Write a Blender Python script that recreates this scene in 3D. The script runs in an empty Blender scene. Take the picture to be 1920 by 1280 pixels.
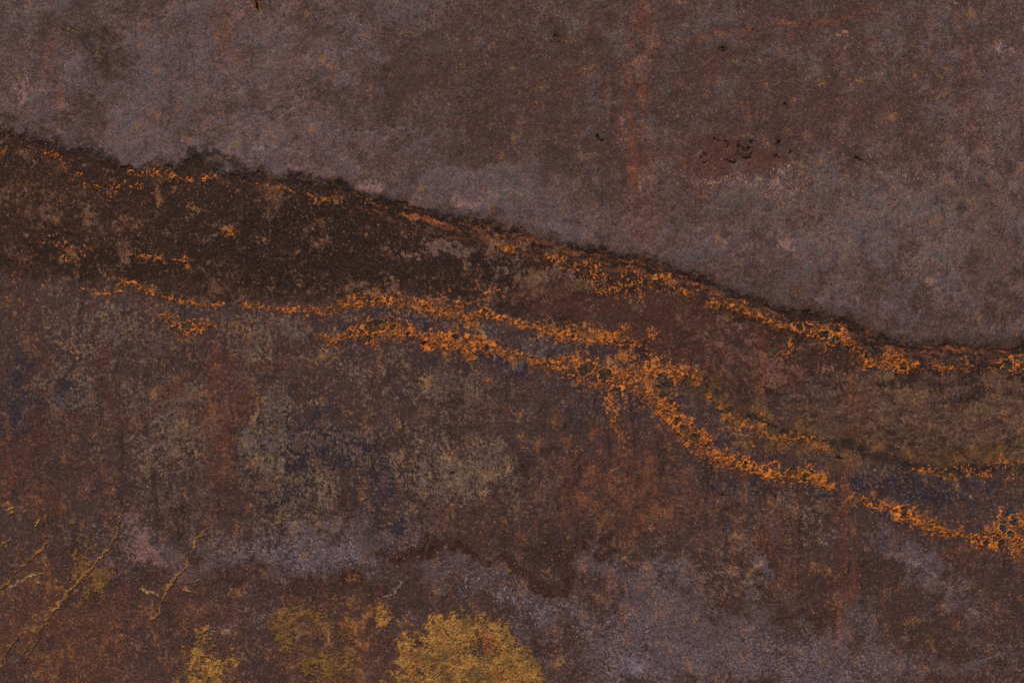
import bpy, math
import numpy as np

# ------------------------------------------------------------------ camera, sky, sun, exposure
S = bpy.context.scene
COL = S.collection
PXM = 0.001                      # one photograph pixel is one millimetre on the plate
ZC = 1.6                         # height of the picture centre above ground

cam = bpy.data.objects.new('camera', bpy.data.cameras.new('camera'))
COL.objects.link(cam)
cam.location = (0, -3.5, ZC)
cam.rotation_euler = (math.radians(90), 0, 0)
cam.data.sensor_width = 36
cam.data.lens = 36 * 3.5 / 1.92
cam.data.clip_start = 0.05
cam.data.clip_end = 200
S.camera = cam

SUN_EL, SUN_AZ = math.radians(50), math.radians(28)      # azimuth to the left of the camera, sun above
world = bpy.data.worlds.new('World')
S.world = world
world.use_nodes = True
wn = world.node_tree.nodes
wn.clear()
wo = wn.new('ShaderNodeOutputWorld')
wb = wn.new('ShaderNodeBackground')
sky = wn.new('ShaderNodeTexSky')
sky.sky_type = 'NISHITA'
sky.sun_disc = False
sky.sun_elevation = SUN_EL
sky.sun_rotation = math.pi + SUN_AZ
sky.dust_density = 3.0
sky.air_density = 1.0
wb.inputs['Strength'].default_value = 0.08
world.node_tree.links.new(sky.outputs[0], wb.inputs[0])
world.node_tree.links.new(wb.outputs[0], wo.inputs[0])

sl = bpy.data.lights.new('sun', 'SUN')
sl.energy = 2.2
sl.angle = math.radians(9)
sl.color = (1.0, 0.93, 0.84)
sun = bpy.data.objects.new('sun', sl)
COL.objects.link(sun)
dx = -math.sin(SUN_AZ) * math.cos(SUN_EL)
dy = -math.cos(SUN_AZ) * math.cos(SUN_EL)
from mathutils import Vector
sun.rotation_euler = Vector((dx, dy, math.sin(SUN_EL))).to_track_quat('Z', 'Y').to_euler()
sun.location = (-2, -4, 6)

S.view_settings.view_transform = 'Standard'
S.view_settings.look = 'None'
S.view_settings.exposure = 0.0
S.view_settings.gamma = 1.0
S.view_settings.use_curve_mapping = False
GAIN = 0.80                      # albedo = wanted tone / GAIN

# ------------------------------------------------------------------ raster helpers
STEP = 1.35
X0, X1, Y0, Y1 = -300.0, 2220.0, -180.0, 1460.0


class Grid:
    def __init__(self, x0, x1, y0, y1, step):
        self.x = np.arange(x0, x1 + step * .5, step, dtype=np.float32)
        self.y = np.arange(y0, y1 + step * .5, step, dtype=np.float32)
        self.step = step
        self.X, self.Y = np.meshgrid(self.x, self.y)
        self.shape = self.X.shape

    def noise(self, seed, lo, hi, beta=1.2, ax=1.0, ay=1.0, ang=0.0):
        """band limited fractal noise, wavelengths lo..hi in px, unit deviation"""
        h, w = self.shape
        rng = np.random.default_rng(seed)
        f = np.fft.rfft2(rng.standard_normal((h, w)).astype(np.float32))
        ky = np.fft.fftfreq(h, self.step)[:, None]
        kx = np.fft.rfftfreq(w, self.step)[None, :]
        if ang:
            c, s = math.cos(ang), math.sin(ang)
            kx, ky = kx * c + ky * s, -kx * s + ky * c
        k = np.sqrt((kx * ax) ** 2 + (ky * ay) ** 2) + 1e-9
        a = k ** (-beta)
        a = a * np.exp(-(k * lo) ** 2 * .5) * (1 - np.exp(-(k * hi) ** 2 * 1.5))
        n = np.fft.irfft2(f * a, s=(h, w)).astype(np.float32)
        n -= n.mean()
        return n / (n.std() + 1e-9)


def ss(a, b, x):
    t = np.clip((x - a) / (b - a), 0, 1)
    return t * t * (3 - 2 * t)


def dist_poly(X, Y, pts, pad=90):
    """distance to a polyline, the width index along it, only near it (else pad)"""
    D = np.full(X.shape, float(pad), np.float32)
    T = np.zeros(X.shape, np.float32)
    x0, y0 = float(X[:, 0].mean()), float(Y[0].mean())
    sx = (float(X[:, -1].mean()) - x0) / (X.shape[1] - 1)
    sy = (float(Y[-1].mean()) - y0) / (X.shape[0] - 1)
    q = pad + 12 + 4 * float(np.abs(X[0] - np.linspace(x0, x0 + sx * (X.shape[1] - 1), X.shape[1])).mean())
    for i in range(len(pts) - 1):
        ax, ay = pts[i][:2]
        bx, by = pts[i + 1][:2]
        i0 = max(0, int((min(ax, bx) - q - x0) / sx)); i1 = min(X.shape[1], int((max(ax, bx) + q - x0) / sx) + 2)
        j0 = max(0, int((min(ay, by) - q - y0) / sy)); j1 = min(X.shape[0], int((max(ay, by) + q - y0) / sy) + 2)
        if i1 <= i0 or j1 <= j0:
            continue
        xx = X[j0:j1, i0:i1]; yy = Y[j0:j1, i0:i1]
        dx_, dy_ = bx - ax, by - ay
        L = dx_ * dx_ + dy_ * dy_ + 1e-6
        t = np.clip(((xx - ax) * dx_ + (yy - ay) * dy_) / L, 0, 1)
        d = np.hypot(xx - ax - t * dx_, yy - ay - t * dy_)
        sub = D[j0:j1, i0:i1]
        m = d < sub
        sub[m] = d[m]
        T[j0:j1, i0:i1][m] = (i + t)[m]
    return D, T


def poly_val(T, vals):
    return np.interp(T.ravel(), np.arange(len(vals)), vals).reshape(T.shape).astype(np.float32)


def line_mask(X, Y, pts, soft=1.0, pad=60):
    """pts: (x, y, halfwidth)"""
    D, T = dist_poly(X, Y, pts, pad)
    w = poly_val(T, [p[2] for p in pts])
    return np.clip(1 - D / (w * soft + 1e-6), 0, 1) * (D < pad)


def ell(X, Y, lst):
    W = np.zeros(X.shape, np.float32)
    for e in lst:
        cx, cy, rx, ry, ang, amp = e
        R = 2.2 * max(rx, ry)
        c, s = math.cos(math.radians(ang)), math.sin(math.radians(ang))
        x0, y0 = X[0, 0], Y[0, 0]
        m = np.s_[:, :]
        u = ((X - cx) * c + (Y - cy) * s) / rx
        v = (-(X - cx) * s + (Y - cy) * c) / ry
        r2 = u * u + v * v
        W += amp * np.exp(-r2 ** 1.25 * .9)
    return W


def mix(C, rgb, m):
    m = np.clip(m, 0, 1)[..., None]
    return C * (1 - m) + np.array(rgb, np.float32) * m


def lin(c):
    c = np.clip(c / 255.0, 0, 1)
    return np.where(c < .04045, c / 12.92, ((c + .055) / 1.055) ** 2.4)


G = Grid(X0, X1, Y0, Y1, STEP)
X, Y = G.X, G.Y
nz = G.noise
# warped coordinates give every stain a ragged outline
w1, w2 = nz(1, 14, 220, 1.5), nz(2, 14, 220, 1.5)
f1, f2 = nz(3, 3, 40, 1.2), nz(4, 3, 40, 1.2)
XW = X + 16 * w1 + 2.5 * f1
YW = Y + 16 * w2 + 2.5 * f2
XS = X + 2.5 * w1 + 2.0 * f1
YS = Y + 2.5 * w2 + 2.0 * f2

# ------------------------------------------------------------------ the lines read off the plate
EDGE = [(-300, 215), (-100, 225), (0, 245), (40, 252), (105, 268), (122, 284), (150, 275), (180, 280), (215, 296), (258, 312),
        (305, 302), (380, 305), (412, 320), (450, 322), (500, 330), (565, 336), (600, 345), (640, 347), (672, 356), (700, 376),
        (745, 380), (800, 392), (840, 405), (880, 412), (930, 424), (985, 436), (1050, 449), (1120, 464), (1200, 480),
        (1250, 500), (1290, 514), (1345, 532), (1400, 552), (1450, 574), (1490, 582), (1540, 586), (1590, 600), (1630, 618),
        (1665, 634), (1720, 645), (1790, 650), (1860, 648), (1930, 646), (2200, 640)]
ex = [p[0] for p in EDGE]; ey = [p[1] for p in EDGE]
edge_y = np.interp(G.x, ex, ey).astype(np.float32)[None, :]
n_e0 = nz(5, 2, 14, .7)
dE = YS - edge_y + 1.0 * f1 + nz(6, 8, 80, 1.3) * (2.0 + 2.6 * ss(750, 550, X))             # below the edge: positive

# lower limit of the dark band (left) which turns into the middle seam
LOW = [(-300, 500), (0, 505), (120, 525), (250, 548), (350, 560), (500, 572), (640, 560), (760, 556), (900, 572), (980, 600),
       (1100, 618), (1200, 660), (1320, 735), (1420, 805), (1520, 835), (1620, 852), (1760, 868), (1930, 870), (2200, 880)]
low_y = np.interp(G.x, [p[0] for p in LOW], [p[1] for p in LOW]).astype(np.float32)[None, :]
dL = YS - low_y

C = np.empty(G.shape + (3,), np.float32)
C[:] = (68, 53, 50)
n_big = nz(10, 60, 700, 1.6)
n_mid = nz(11, 3, 170, 1.5)
n_mid2 = nz(12, 3, 170, 1.5)
n_fine = nz(13, 1.5, 16, .75)
n_fine2 = nz(14, 1.5, 18, .8)
n_grain = nz(15, 1.6, 6, .2)
n_grain2 = nz(16, 1.6, 6, .2)
n_vert = nz(17, 1.5, 40, 1.2, ax=1.0, ay=7.0)
n_mot = nz(18, 2.5, 70, 1.3)
n_mot2 = nz(19, 2.5, 70, 1.3)
n_len = nz(20, 2, 22, 1.1, ax=6.0, ay=1.0, ang=.12)
n_drip = nz(21, 3, 60, 1.3, ax=1.0, ay=5.0)

up = ss(6, -6, dE + 4 * n_e0)                      # the smooth upper sheet
C = mix(C, (74, 56, 53), up)
# ---- upper sheet: mauve grey scale with brown blotches
g = .55 + .55 * ell(XW, YW, [(120, 130, 330, 190, 20, .5), (480, 190, 260, 160, 10, .55), (800, 330, 260, 60, 14, .75),
     (1060, 400, 230, 55, 12, .7), (1640, 420, 420, 130, 12, .5), (1880, 120, 120, 170, 0, .5), (560, 90, 220, 90, 0, .2),
     (260, 270, 260, 40, 8, .6), (1500, 520, 260, 60, 18, .3),
     (1250, 120, 420, 130, 0, -.55), (860, 170, 260, 120, 0, -.35), (1450, 230, 300, 90, 0, -.4), (1100, 280, 220, 50, 10, -.3),
     (165, 70, 60, 55, 30, -.6), (195, 85, 30, 24, 60, -.5), (130, 210, 60, 26, 0, -.3), (400, 200, 90, 50, 20, -.1),
     (1490, 470, 140, 40, 10, -.1), (1750, 600, 170, 40, 4, -.25)])
m = ss(.0, 1.3, g + .24 * n_mid + .12 * n_fine + .10 * n_mot + .05 * n_grain)
C = mix(C, (95, 80, 83), m * up * .88)
m = ss(.2, 1.1, ell(XW, YW, [(1640, 420, 380, 110, 12, .7), (1850, 380, 150, 180, 0, .6)]) + .2 * n_mot)
C = mix(C, (108, 91, 89), m * up * .45)
# brown and dark blotches on it
m = ss(.55, 1.5, n_mot * .5 + n_mid2 * .55 + .35 - .25 * g)
C = mix(C, (66, 49, 44), m * up * .5)
d = ell(XW, YW, [(180, 70, 55, 30, 40, .9), (205, 85, 22, 18, 0, .8), (130, 85, 40, 30, 20, .4), (135, 205, 30, 18, 0, .5), (235, 130, 50, 20, 30, .4),
     (1350, 40, 60, 20, 0, .3), (250, 115, 40, 18, 20, .5), (100, 60, 30, 30, 0, .4), (80, 245, 120, 10, 8, .6), (0, 240, 60, 12, 0, .9),
     (740, 160, 40, 30, 0, .5), (820, 120, 70, 30, 10, .35), (1050, 75, 18, 14, 0, .6), (1060, 130, 30, 30, 0, .3), (1130, 275, 50, 18, 40, .5),
     (1045, 310, 60, 14, 25, .6), (1150, 320, 20, 20, 0, .6), (1140, 235, 12, 20, 0, .5), (870, 290, 50, 25, 0, .5), (740, 200, 30, 24, 0, .4),
     (380, 215, 50, 20, 0, .3), (1360, 285, 90, 30, 0, .5), (1620, 55, 50, 22, 0, .3), (1800, 70, 60, 20, 30, .4), (1560, 20, 80, 20, 0, .3),
     (1500, 560, 150, 12, 18, .4), (1480, 520, 60, 30, 0, .3), (1200, 430, 20, 20, 0, .3), (470, 318, 60, 12, 6, .9), (690, 400, 40, 10, 0, .4),
     (840, 345, 30, 14, 0, .3), (590, 60, 40, 20, 0, .25), (420, 50, 60, 20, 0, .25), (1250, 190, 40, 30, 0, .3), (1700, 460, 100, 24, 10, .15)])
m = ss(.2, 1.0, d * .9 + .32 * n_mot + .22 * n_fine)
C = mix(C, (54, 40, 34), m * up * ss(.05, .3, d) * .8)
# warm brown tint in the centre
m = ell(XW, YW, [(1450, 180, 420, 170, 0, .7), (1050, 120, 240, 120, 0, .3), (1300, 330, 160, 40, 8, .7), (1210, 330, 60, 60, 0, .4)])
C = mix(C, (82, 56, 46), np.clip(m, 0, 1) * up * ss(-1.6, 1.2, n_mot2 + .5 * n_fine) * .6)
# faint blue bloom
m = ss(.9, 2.1, n_mid + .5 * n_mot2 + .8 * ell(XW, YW, [(330, 45, 130, 25, -20, .8), (70, 30, 50, 20, 20, .8), (1400, 305, 60, 14, -5, 2.0), (1185, 45, 12, 12, 0, 3.0),
     (860, 226, 18, 6, 0, 3.), (1075, 226, 26, 5, -8, 2.6), (1560, 440, 130, 20, 0, .8), (1790, 470, 120, 30, 0, .8), (500, 310, 100, 16, 0, .6), (620, 240, 30, 12, -20, 1.0), (820, 345, 120, 40, 10, .6), (1320, 95, 20, 12, 0, 1.)]))
C = mix(C, (78, 82, 88), m * up * .34)
C = mix(C, (100, 74, 64), up * ss(.8, 2.2, n_vert + .2 * n_mot) * .35)
C = mix(C, (66, 51, 47), up * ss(.9, 2.3, -n_vert) * .35)
# rosy worn patches
rosy = ell(XW, YW, [(705, 360, 38, 20, -10, 1.), (1180, 240, 10, 40, 0, .6), (45, 165, 14, 30, 0, 1.), (140, 5, 6, 6, 0, 0), (740, 395, 60, 10, 12, .5), (455, 20, 10, 14, 0, .9), (1480, 480, 30, 8, 0, .9),
      (1880, 100, 10, 18, 0, 1.), (1180, 80, 20, 30, 0, .4), (1700, 520, 30, 12, 0, .5), (900, 385, 60, 14, 5, .5)])
C = mix(C, (124, 98, 92), ss(.2, 1.1, rosy + .25 * n_mot + .2 * n_fine) * ss(.05, .3, rosy) * .7)

# ---- everything below the edge: start brown
dn = 1 - up
C = mix(C, (60, 44, 40), dn * .95)

# dark band at the left and in the middle
inband = ss(0, 14, dE) * ss(30, -42, dL + 9 * n_mot)
def sample(F, x, y):
    u = np.clip((x - X0) / STEP, 0, F.shape[1] - 1.001); v = np.clip((y - Y0) / STEP, 0, F.shape[0] - 1.001)
    i = u.astype(int); j = v.astype(int); fu = u - i; fv = v - j
    return (F[j, i] * (1 - fu) + F[j, i + 1] * fu) * (1 - fv) + (F[j + 1, i] * (1 - fu) + F[j + 1, i + 1] * fu) * fv
n_flat = nz(22, 2, 26, 1.1, ax=8.0, ay=1.0)
flowL = sample(n_flat, X, np.clip(dL * .9 + 600, 0, 1300))       # streaks that follow the middle seam
flowE = sample(n_flat, X + 40, np.clip(dE + 500, 0, 1300))       # streaks that follow the torn edge
right = ss(1150, 1420, X + 30 * n_mid)
C = mix(C, (57, 37, 27), inband * (1 - .85 * right))
darkE = ell(XW, YW, [(620, 490, 280, 50, 2, .9), (260, 330, 300, 26, 10, .3), (440, 430, 220, 60, 6, .5), (160, 500, 200, 22, 4, .7), (860, 520, 90, 22, 0, .8), (700, 410, 160, 20, 8, .8), (560, 400, 150, 40, 8, .5)])
C = mix(C, (42, 26, 20), inband * ss(.0, .9, .2 + darkE + .15 * n_mot + .4 * n_len) * .8)
C = mix(C, (64, 43, 32), inband * ss(.4, 2.0, n_len) * .35)
C = mix(C, (32, 22, 20), inband * ss(.7, 2.0, -n_len) * (1 - .7 * right) * .5)
# olive brown mottling within it
ol = ell(XW, YW, [(90, 400, 200, 70, 6, 1.), (0, 330, 120, 50, 0, .8), (300, 420, 150, 60, 10, .5), (420, 560, 380, 20, 2, .8), (560, 550, 200, 22, 0, .7), (200, 540, 150, 24, 6, .9), (500, 440, 160, 40, 0, .25), (740, 535, 160, 14, 0, .5), (660, 440, 90, 30, 0, .3),
      (850, 440, 80, 20, 12, .4), (1060, 500, 120, 20, 12, .4)])
C = mix(C, (88, 62, 36), inband * ss(.5, 1.7, ol * .8 + .35 * n_mot + .2 * n_fine + .25 * n_len) * ss(.05, .5, ol) * .36)
# bluish grey specks in the darkest part
C = mix(C, (54, 58, 64), inband * ss(2.2, 3.3, n_grain + .6 * darkE) * .5)
# worn rosy grey scuffs in the middle of the band
sc = ell(XW, YW, [(800, 468, 55, 22, 10, 1.), (860, 478, 50, 12, 0, .8), (935, 510, 70, 22, 20, .9), (990, 490, 60, 26, 20, .7), (1040, 520, 60, 26, 20, .7), (1100, 520, 50, 30, 0, .6), (940, 470, 40, 16, 0, .5)])
C = mix(C, (98, 78, 70), ss(.5, 1.5, sc + .36 * n_mot2 + .2 * n_fine) * ss(.08, .4, sc) * dn * .75)
C = mix(C, (84, 62, 44), ss(.5, 1.4, ell(XW, YW, [(1020, 530, 130, 50, 15, 1.)]) + .3 * n_mot) * dn * .7)
# reddish brown to the right
rr = ell(XW, YW, [(1150, 590, 190, 50, 12, .9), (1300, 640, 130, 70, 25, 1.), (1400, 660, 130, 70, 20, .8), (1250, 570, 100, 30, 20, .6), (1480, 700, 130, 60, 15, .6)])
C = mix(C, (74, 47, 39), ss(.2, 1.0, rr + .22 * n_mid) * dn * .8)
C = mix(C, (112, 80, 70), ss(.6, 1.5, ell(XW, YW, [(1350, 655, 110, 50, 25, .9), (1450, 700, 80, 50, 10, .7), (1560, 740, 60, 50, 0, .6)]) + .35 * n_mot2 + .22 * n_fine) * dn * .6)
# fawn brown area, right middle
fa = ell(XW, YW, [(1760, 780, 230, 75, 4, 1.), (1900, 800, 120, 90, 0, .9), (1620, 740, 120, 60, 10, .6), (1550, 780, 90, 40, 20, .6), (2050, 780, 160, 120, 0, 1.)])
C = mix(C, (88, 66, 53), ss(.25, 1.3, fa + .35 * n_mid + .2 * n_mot + .12 * n_fine) * dn * .85)
C = mix(C, (112, 86, 68), ss(.8, 2.0, fa * .6 + .4 * n_fine + .4 * n_mot2) * dn * .6)
C = mix(C, (62, 50, 50), ss(.4, 1.2, ell(XW, YW, [(1500, 745, 60, 30, 10, .8), (1420, 760, 60, 30, 40, .6), (1840, 720, 130, 12, 0, .7), (1310, 640, 26, 60, 40, .5), (1640, 760, 60, 40, 0, .3)]) + .3 * n_mot) * dn * .7)

# ---- below the middle seam: dark plum ground with khaki, rust and mauve
bel = ss(-10, 20, dL)
C = mix(C, (70, 52, 49), bel * .88)
plum = ell(XW, YW, [(60, 780, 90, 90, 0, .9), (60, 700, 80, 50, 0, .5), (640, 880, 200, 110, 0, .8), (520, 850, 100, 110, 0, .7), (900, 650, 300, 28, 6, .6), (680, 605, 100, 16, 0, .9), (1000, 870, 60, 60, 0, .7), (1380, 900, 200, 30, 10, .6),
      (1400, 790, 70, 50, 30, .7), (1720, 920, 160, 30, 8, .9), (1780, 905, 120, 26, 0, .7), (1120, 760, 100, 60, 20, .5), (170, 640, 60, 60, 0, .5), (770, 950, 60, 90, 0, .5), (1660, 1000, 120, 60, 20, .4), (360, 690, 60, 40, 0, .3)])
C = mix(C, (50, 42, 50), bel * ss(.3, 1.2, plum + .3 * n_mid + .1 * n_fine) * .85)
kh = ell(XW, YW, [(150, 640, 90, 60, 0, .6), (130, 760, 60, 90, 0, .5), (310, 800, 80, 100, 0, 1.), (520, 640, 100, 30, 0, .8), (470, 680, 60, 50, 0, .6), (250, 600, 120, 30, 8, .6), (500, 800, 90, 60, 0, .9), (480, 900, 40, 110, 0, .8), (680, 700, 90, 30, 10, .6),
      (840, 740, 90, 40, 10, .9), (830, 880, 110, 60, 0, .9), (600, 920, 60, 80, 0, .6), (700, 850, 60, 60, 0, .5), (560, 960, 50, 60, 0, .6), (330, 960, 60, 50, 0, .4), (900, 900, 80, 40, -10, .8), (850, 980, 90, 30, 0, .5), (1040, 900, 60, 30, 0, .6),
      (1450, 960, 90, 70, 0, .5), (1510, 980, 50, 50, 0, .4), (1420, 1040, 60, 60, 0, .4), (1600, 1130, 90, 40, 10, .4), (1790, 900, 160, 18, 0, .3), (780, 1010, 40, 30, 0, .5), (740, 620, 40, 10, 0, .0), (1180, 1110, 60, 60, 0, .4)])
khm = ss(.35, 1.4, kh * 1.1 + .28 * n_mot + .4 * n_fine + .15 * n_mid)
C = mix(C, (98, 82, 68), bel * khm * .75)
C = mix(C, (124, 104, 74), bel * ss(1.05, 2.1, kh * .55 + .4 * n_fine + .5 * n_mot2) * .6)
C = mix(C, (88, 88, 94), bel * ss(.9, 1.9, kh * .4 + .5 * n_fine2 + .4 * n_mid2) * ss(400, 700, Y) * .45)
red = ell(XW, YW, [(330, 640, 60, 20, 0, .2), (100, 870, 160, 50, 0, .8), (150, 960, 200, 60, 10, .7), (400, 740, 90, 110, 20, .8), (430, 900, 50, 130, 0, .8), (520, 740, 120, 26, -10, .5), (700, 800, 40, 60, 0, .5), (1010, 800, 160, 70, 10, .5),
      (1150, 900, 150, 110, 0, .9), (1240, 880, 100, 80, 0, .7), (1110, 960, 120, 60, 0, .7), (840, 960, 90, 26, 10, .6), (900, 1010, 180, 40, 6, .7), (1400, 1000, 130, 70, 0, .4), (1590, 930, 26, 160, 0, .9), (1530, 1100, 26, 90, 10, .8), (1470, 1050, 40, 110, 0, .6),
      (1800, 1040, 80, 26, 20, .8), (1730, 1000, 60, 24, 20, .6), (1680, 1100, 46, 24, 0, 1.), (1880, 1090, 120, 60, 0, .4), (700, 1090, 260, 30, 0, .6), (150, 1130, 180, 80, 0, .6), (80, 1220, 200, 80, 0, .5), (520, 1120, 200, 40, 0, .5), (1300, 920, 90, 30, 0, .6),
      (30, 620, 60, 100, 10, .3), (120, 570, 30, 20, 0, .7), (130, 610, 30, 24, 0, .7), (40, 960, 60, 80, 0, .5), (1700, 1180, 120, 40, 0, .3), (1840, 1180, 90, 100, 0, .3), (330, 1200, 160, 70, 0, .4), (1060, 790, 60, 18, 20, .5)])
C = mix(C, (80, 52, 42), bel * ss(.35, 1.4, red + .3 * n_mid + .1 * n_fine + .2 * n_mot) * .7)
C = mix(C, (106, 66, 46), bel * ss(.95, 1.9, red * .75 + .4 * n_mot2 + .3 * n_fine2) * .6)
# warm brown around the tidemark lobes
dk = ell(XW, YW, [(1040, 1050, 70, 55, 0, 1.), (960, 1010, 120, 30, 12, .7), (860, 1040, 60, 24, 10, .7), (990, 870, 36, 46, 0, .9), (1000, 910, 40, 30, 0, .5), (1380, 1110, 60, 36, 30, .8), (1470, 1130, 46, 36, 0, .8), (1540, 1160, 36, 34, 0, .9), (1640, 1060, 60, 40, 0, .6),
      (1600, 1040, 40, 60, 0, .5), (700, 1085, 200, 26, 0, .7), (570, 1110, 160, 30, 0, .6), (430, 1090, 60, 50, 0, .5), (180, 1080, 150, 60, 0, .8), (330, 1080, 60, 40, 0, .5), (1640, 1150, 90, 40, 20, .6), (1830, 1200, 110, 60, 10, .6),
      (40, 890, 50, 60, 0, .5), (880, 1130, 140, 22, 0, .4), (1660, 1220, 110, 40, 0, .5), (1580, 1060, 30, 50, 0, .5), (650, 950, 20, 60, 0, .4), (420, 880, 26, 80, 0, .5)])
C = mix(C, (54, 36, 32), bel * ss(.3, 1.25, dk + .25 * n_mot + .1 * n_fine + .12 * n_mid) * .7)
C = mix(C, (50, 38, 39), bel * ss(.8, 2.3, n_mot * .7 + .5 * n_mid + .3 * plum) * .6)
C = mix(C, (52, 36, 34), bel * ss(.6, 2.4, n_drip + .4 * n_mot) * ss(1300, 1000, Y) * .5)
C = mix(C, (94, 62, 48), bel * ss(1.1, 2.4, -n_drip) * .3)
# mauve scale towards the bottom
mv = ell(XW, YW, [(520, 1030, 190, 55, 0, .9), (700, 1000, 140, 50, -8, .7), (850, 1075, 200, 22, 0, .5), (960, 1120, 160, 30, 10, .7), (1180, 1060, 90, 60, 0, .8), (1260, 1100, 130, 70, 0, .9), (1240, 1200, 170, 60, 0, .9), (1440, 1220, 260, 60, 4, 1.), (1600, 1190, 70, 60, 0, .6),
      (1000, 1190, 70, 60, 0, .5), (1200, 1270, 260, 50, 0, .7), (1700, 1030, 70, 40, 30, .7), (1760, 1080, 90, 36, 35, .8), (1830, 1150, 70, 40, 30, .5), (1620, 1100, 40, 24, 0, .6), (1420, 1080, 26, 16, 0, 1.), (290, 1040, 80, 34, 50, .9), (260, 970, 120, 40, 0, .5),
      (1740, 1250, 120, 40, 0, .5), (1590, 1280, 160, 40, 0, .6), (1160, 640, 60, 20, 10, .3), (990, 640, 60, 18, 8, .8), (240, 1210, 60, 30, 0, .4), (1890, 1240, 60, 40, 0, .5), (1300, 1170, 150, 50, 0, .5)])
mvm = ss(.2, 1.5, mv + .3 * n_mid + .15 * n_fine + .12 * n_mot)
C = mix(C, (87, 74, 79), bel * mvm * .66)
C = mix(C, (110, 80, 74), bel * ss(.3, 1.2, ell(XW, YW, [(270, 1020, 60, 26, 50, 1.), (300, 1050, 40, 24, 50, .8), (1490, 1280, 60, 20, 0, .0)]) + .2 * n_fine) * .7)
C = mix(C, (96, 62, 48), bel * ss(.5, 1.2, ell(XW, YW, [(1150, 1110, 70, 80, 0, .7), (1330, 1230, 90, 40, 0, .5), (1060, 1230, 80, 40, 0, .4), (1420, 1200, 60, 30, 0, .4), (380, 1130, 90, 50, 0, .3)]) + .3 * n_mot) * .6)

# ---- vertical rust runs (real streaks, some kept from above)
runs = np.zeros(G.shape, np.float32)
for (x, y0, y1, w, a) in [(1195, -260, 360, 22, 1.), (1200, 300, 500, 26, .55), (1165, 340, 460, 14, .3), (420, -260, 120, 34, .55), (100, 60, 240, 12, .6), (555, -60, 330, 20, .3), (1335, 70, 260, 8, .4), (1484, 60, 160, 7, .6), (270, -100, 60, 14, .3),
                            (1422, 570, 760, 14, .7), (1590, 640, 860, 15, .65), (1592, 860, 1120, 14, .7), (1494, 860, 1080, 10, .5), (1385, 940, 1130, 8, .4), (1155, 740, 900, 5, .7), (1160, 360, 500, 8, .3), (410, 620, 960, 18, .4),
                            (1575, 1100, 1200, 12, .6), (1342, 500, 600, 8, .3), (840, 640, 760, 10, .3), (1655, 180, 330, 10, .25), (200, 600, 760, 10, .4), (520, 0, 300, 8, .3)]:
    r = np.exp(-((X - x + 5 * w1) / w) ** 2) * ss(y0 - 30, y0 + 20, Y) * ss(y1 + 40, y1 - 20, Y)
    runs = np.maximum(runs, a * r)
C = mix(C, (110, 64, 47), runs * ss(-1.9, 1.2, n_vert + .4 * n_fine) * .6)
for pts, rgb, a in [
    ([(20, 440, 10), (45, 560, 12), (60, 660, 14), (75, 780, 14), (85, 860, 10)], (68, 44, 38), .4),
    ([(190, 590, 8), (195, 660, 8), (215, 760, 10), (200, 800, 8)], (72, 46, 38), .45),
    ([(30, 830, 22), (140, 800, 20), (260, 770, 16), (340, 730, 18), (460, 690, 16), (560, 690, 14)], (76, 48, 38), .4),
    ([(700, 1005, 10), (800, 1035, 12), (900, 1065, 10), (980, 1095, 14), (1050, 1108, 12), (1095, 1050, 12), (1150, 1020, 10)], (58, 34, 30), .6),
    ([(1400, 870, 6), (1430, 960, 8), (1440, 1080, 8)], (84, 46, 34), .4),
    ([(1575, 1000, 12), (1560, 1100, 12), (1545, 1180, 10)], (82, 52, 42), .35),
    ([(300, 310, 10), (420, 320, 8), (520, 340, 8), (640, 352, 8)], (40, 28, 26), .7),
    ([(1200, 500, 8), (1300, 535, 10), (1400, 570, 12), (1500, 600, 10)], (52, 32, 27), .6),
]:
    C = mix(C, rgb, ss(0, .8, line_mask(XW, YW, pts, 1.8)) * a)

# ---- torn edge: dark line with warm strands under it
e = np.exp(-((dE - 8 - 3 * n_mid) / np.clip(10 + 4 * n_mid2, 4, 18)) ** 2) * (.7 + .3 * ss(700, 900, X))
C = mix(C, (38, 26, 25), e * ss(-2., .2, n_mot + n_fine * .4) * .95)
e2 = ss(-20, 3, dE + 7 * n_mid + 3 * n_fine)
C = mix(C, (50, 37, 34), e2 * up * ss(-1.2, .9, n_mot + .7 * n_fine) * .85)
ext = np.exp(-((dE - 26) / 22) ** 2) * ss(1220, 1450, X)
strand = nz(30, 2, 20, 1.1, ax=6.0, ay=1.0, ang=0.28)
C = mix(C, (45, 31, 30), ext * .7)
C = mix(C, (92, 56, 36), np.exp(-((dE - 22) / 22) ** 2) * ss(.1, 1.3, strand) * ss(560, 820, X) * .7)
C = mix(C, (88, 58, 40), np.exp(-((dE - 15) / 12) ** 2) * ss(.5, 1.5, strand) * .4)
for pts, w in [([(700, 392, 2), (760, 402, 2.2), (800, 408, 2), (850, 425, 2), (930, 442, 2), (1000, 450, 2.4), (1060, 468, 2), (1130, 478, 1.6), (1200, 492, 2), (1260, 514, 1.6), (1330, 545, 2), (1400, 578, 2)], .6),
               ([(690, 378, 1.5), (745, 400, 1.5), (790, 412, 2), (850, 418, 1.5)], .6),
               ([(1640, 640, 2), (1700, 655, 3), (1800, 660, 2.4), (1930, 668, 3)], .55),
               ([(1560, 610, 2), (1620, 640, 3), (1700, 668, 3), (1760, 680, 2.4), (1930, 676, 2)], .45),
               ([(1290, 530, 2), (1360, 552, 2), (1440, 580, 2), (1480, 600, 2)], .5)]:
    C = mix(C, (150, 84, 44), ss(.0, .7, line_mask(XS + 2 * f2, YS + 2 * f1, pts, 1.6)) * w * ss(-1.3, .8, n_mot2))
fr = ss(1180, 1420, X + 40 * n_mid) * dn * ss(60, -10, dL)
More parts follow.
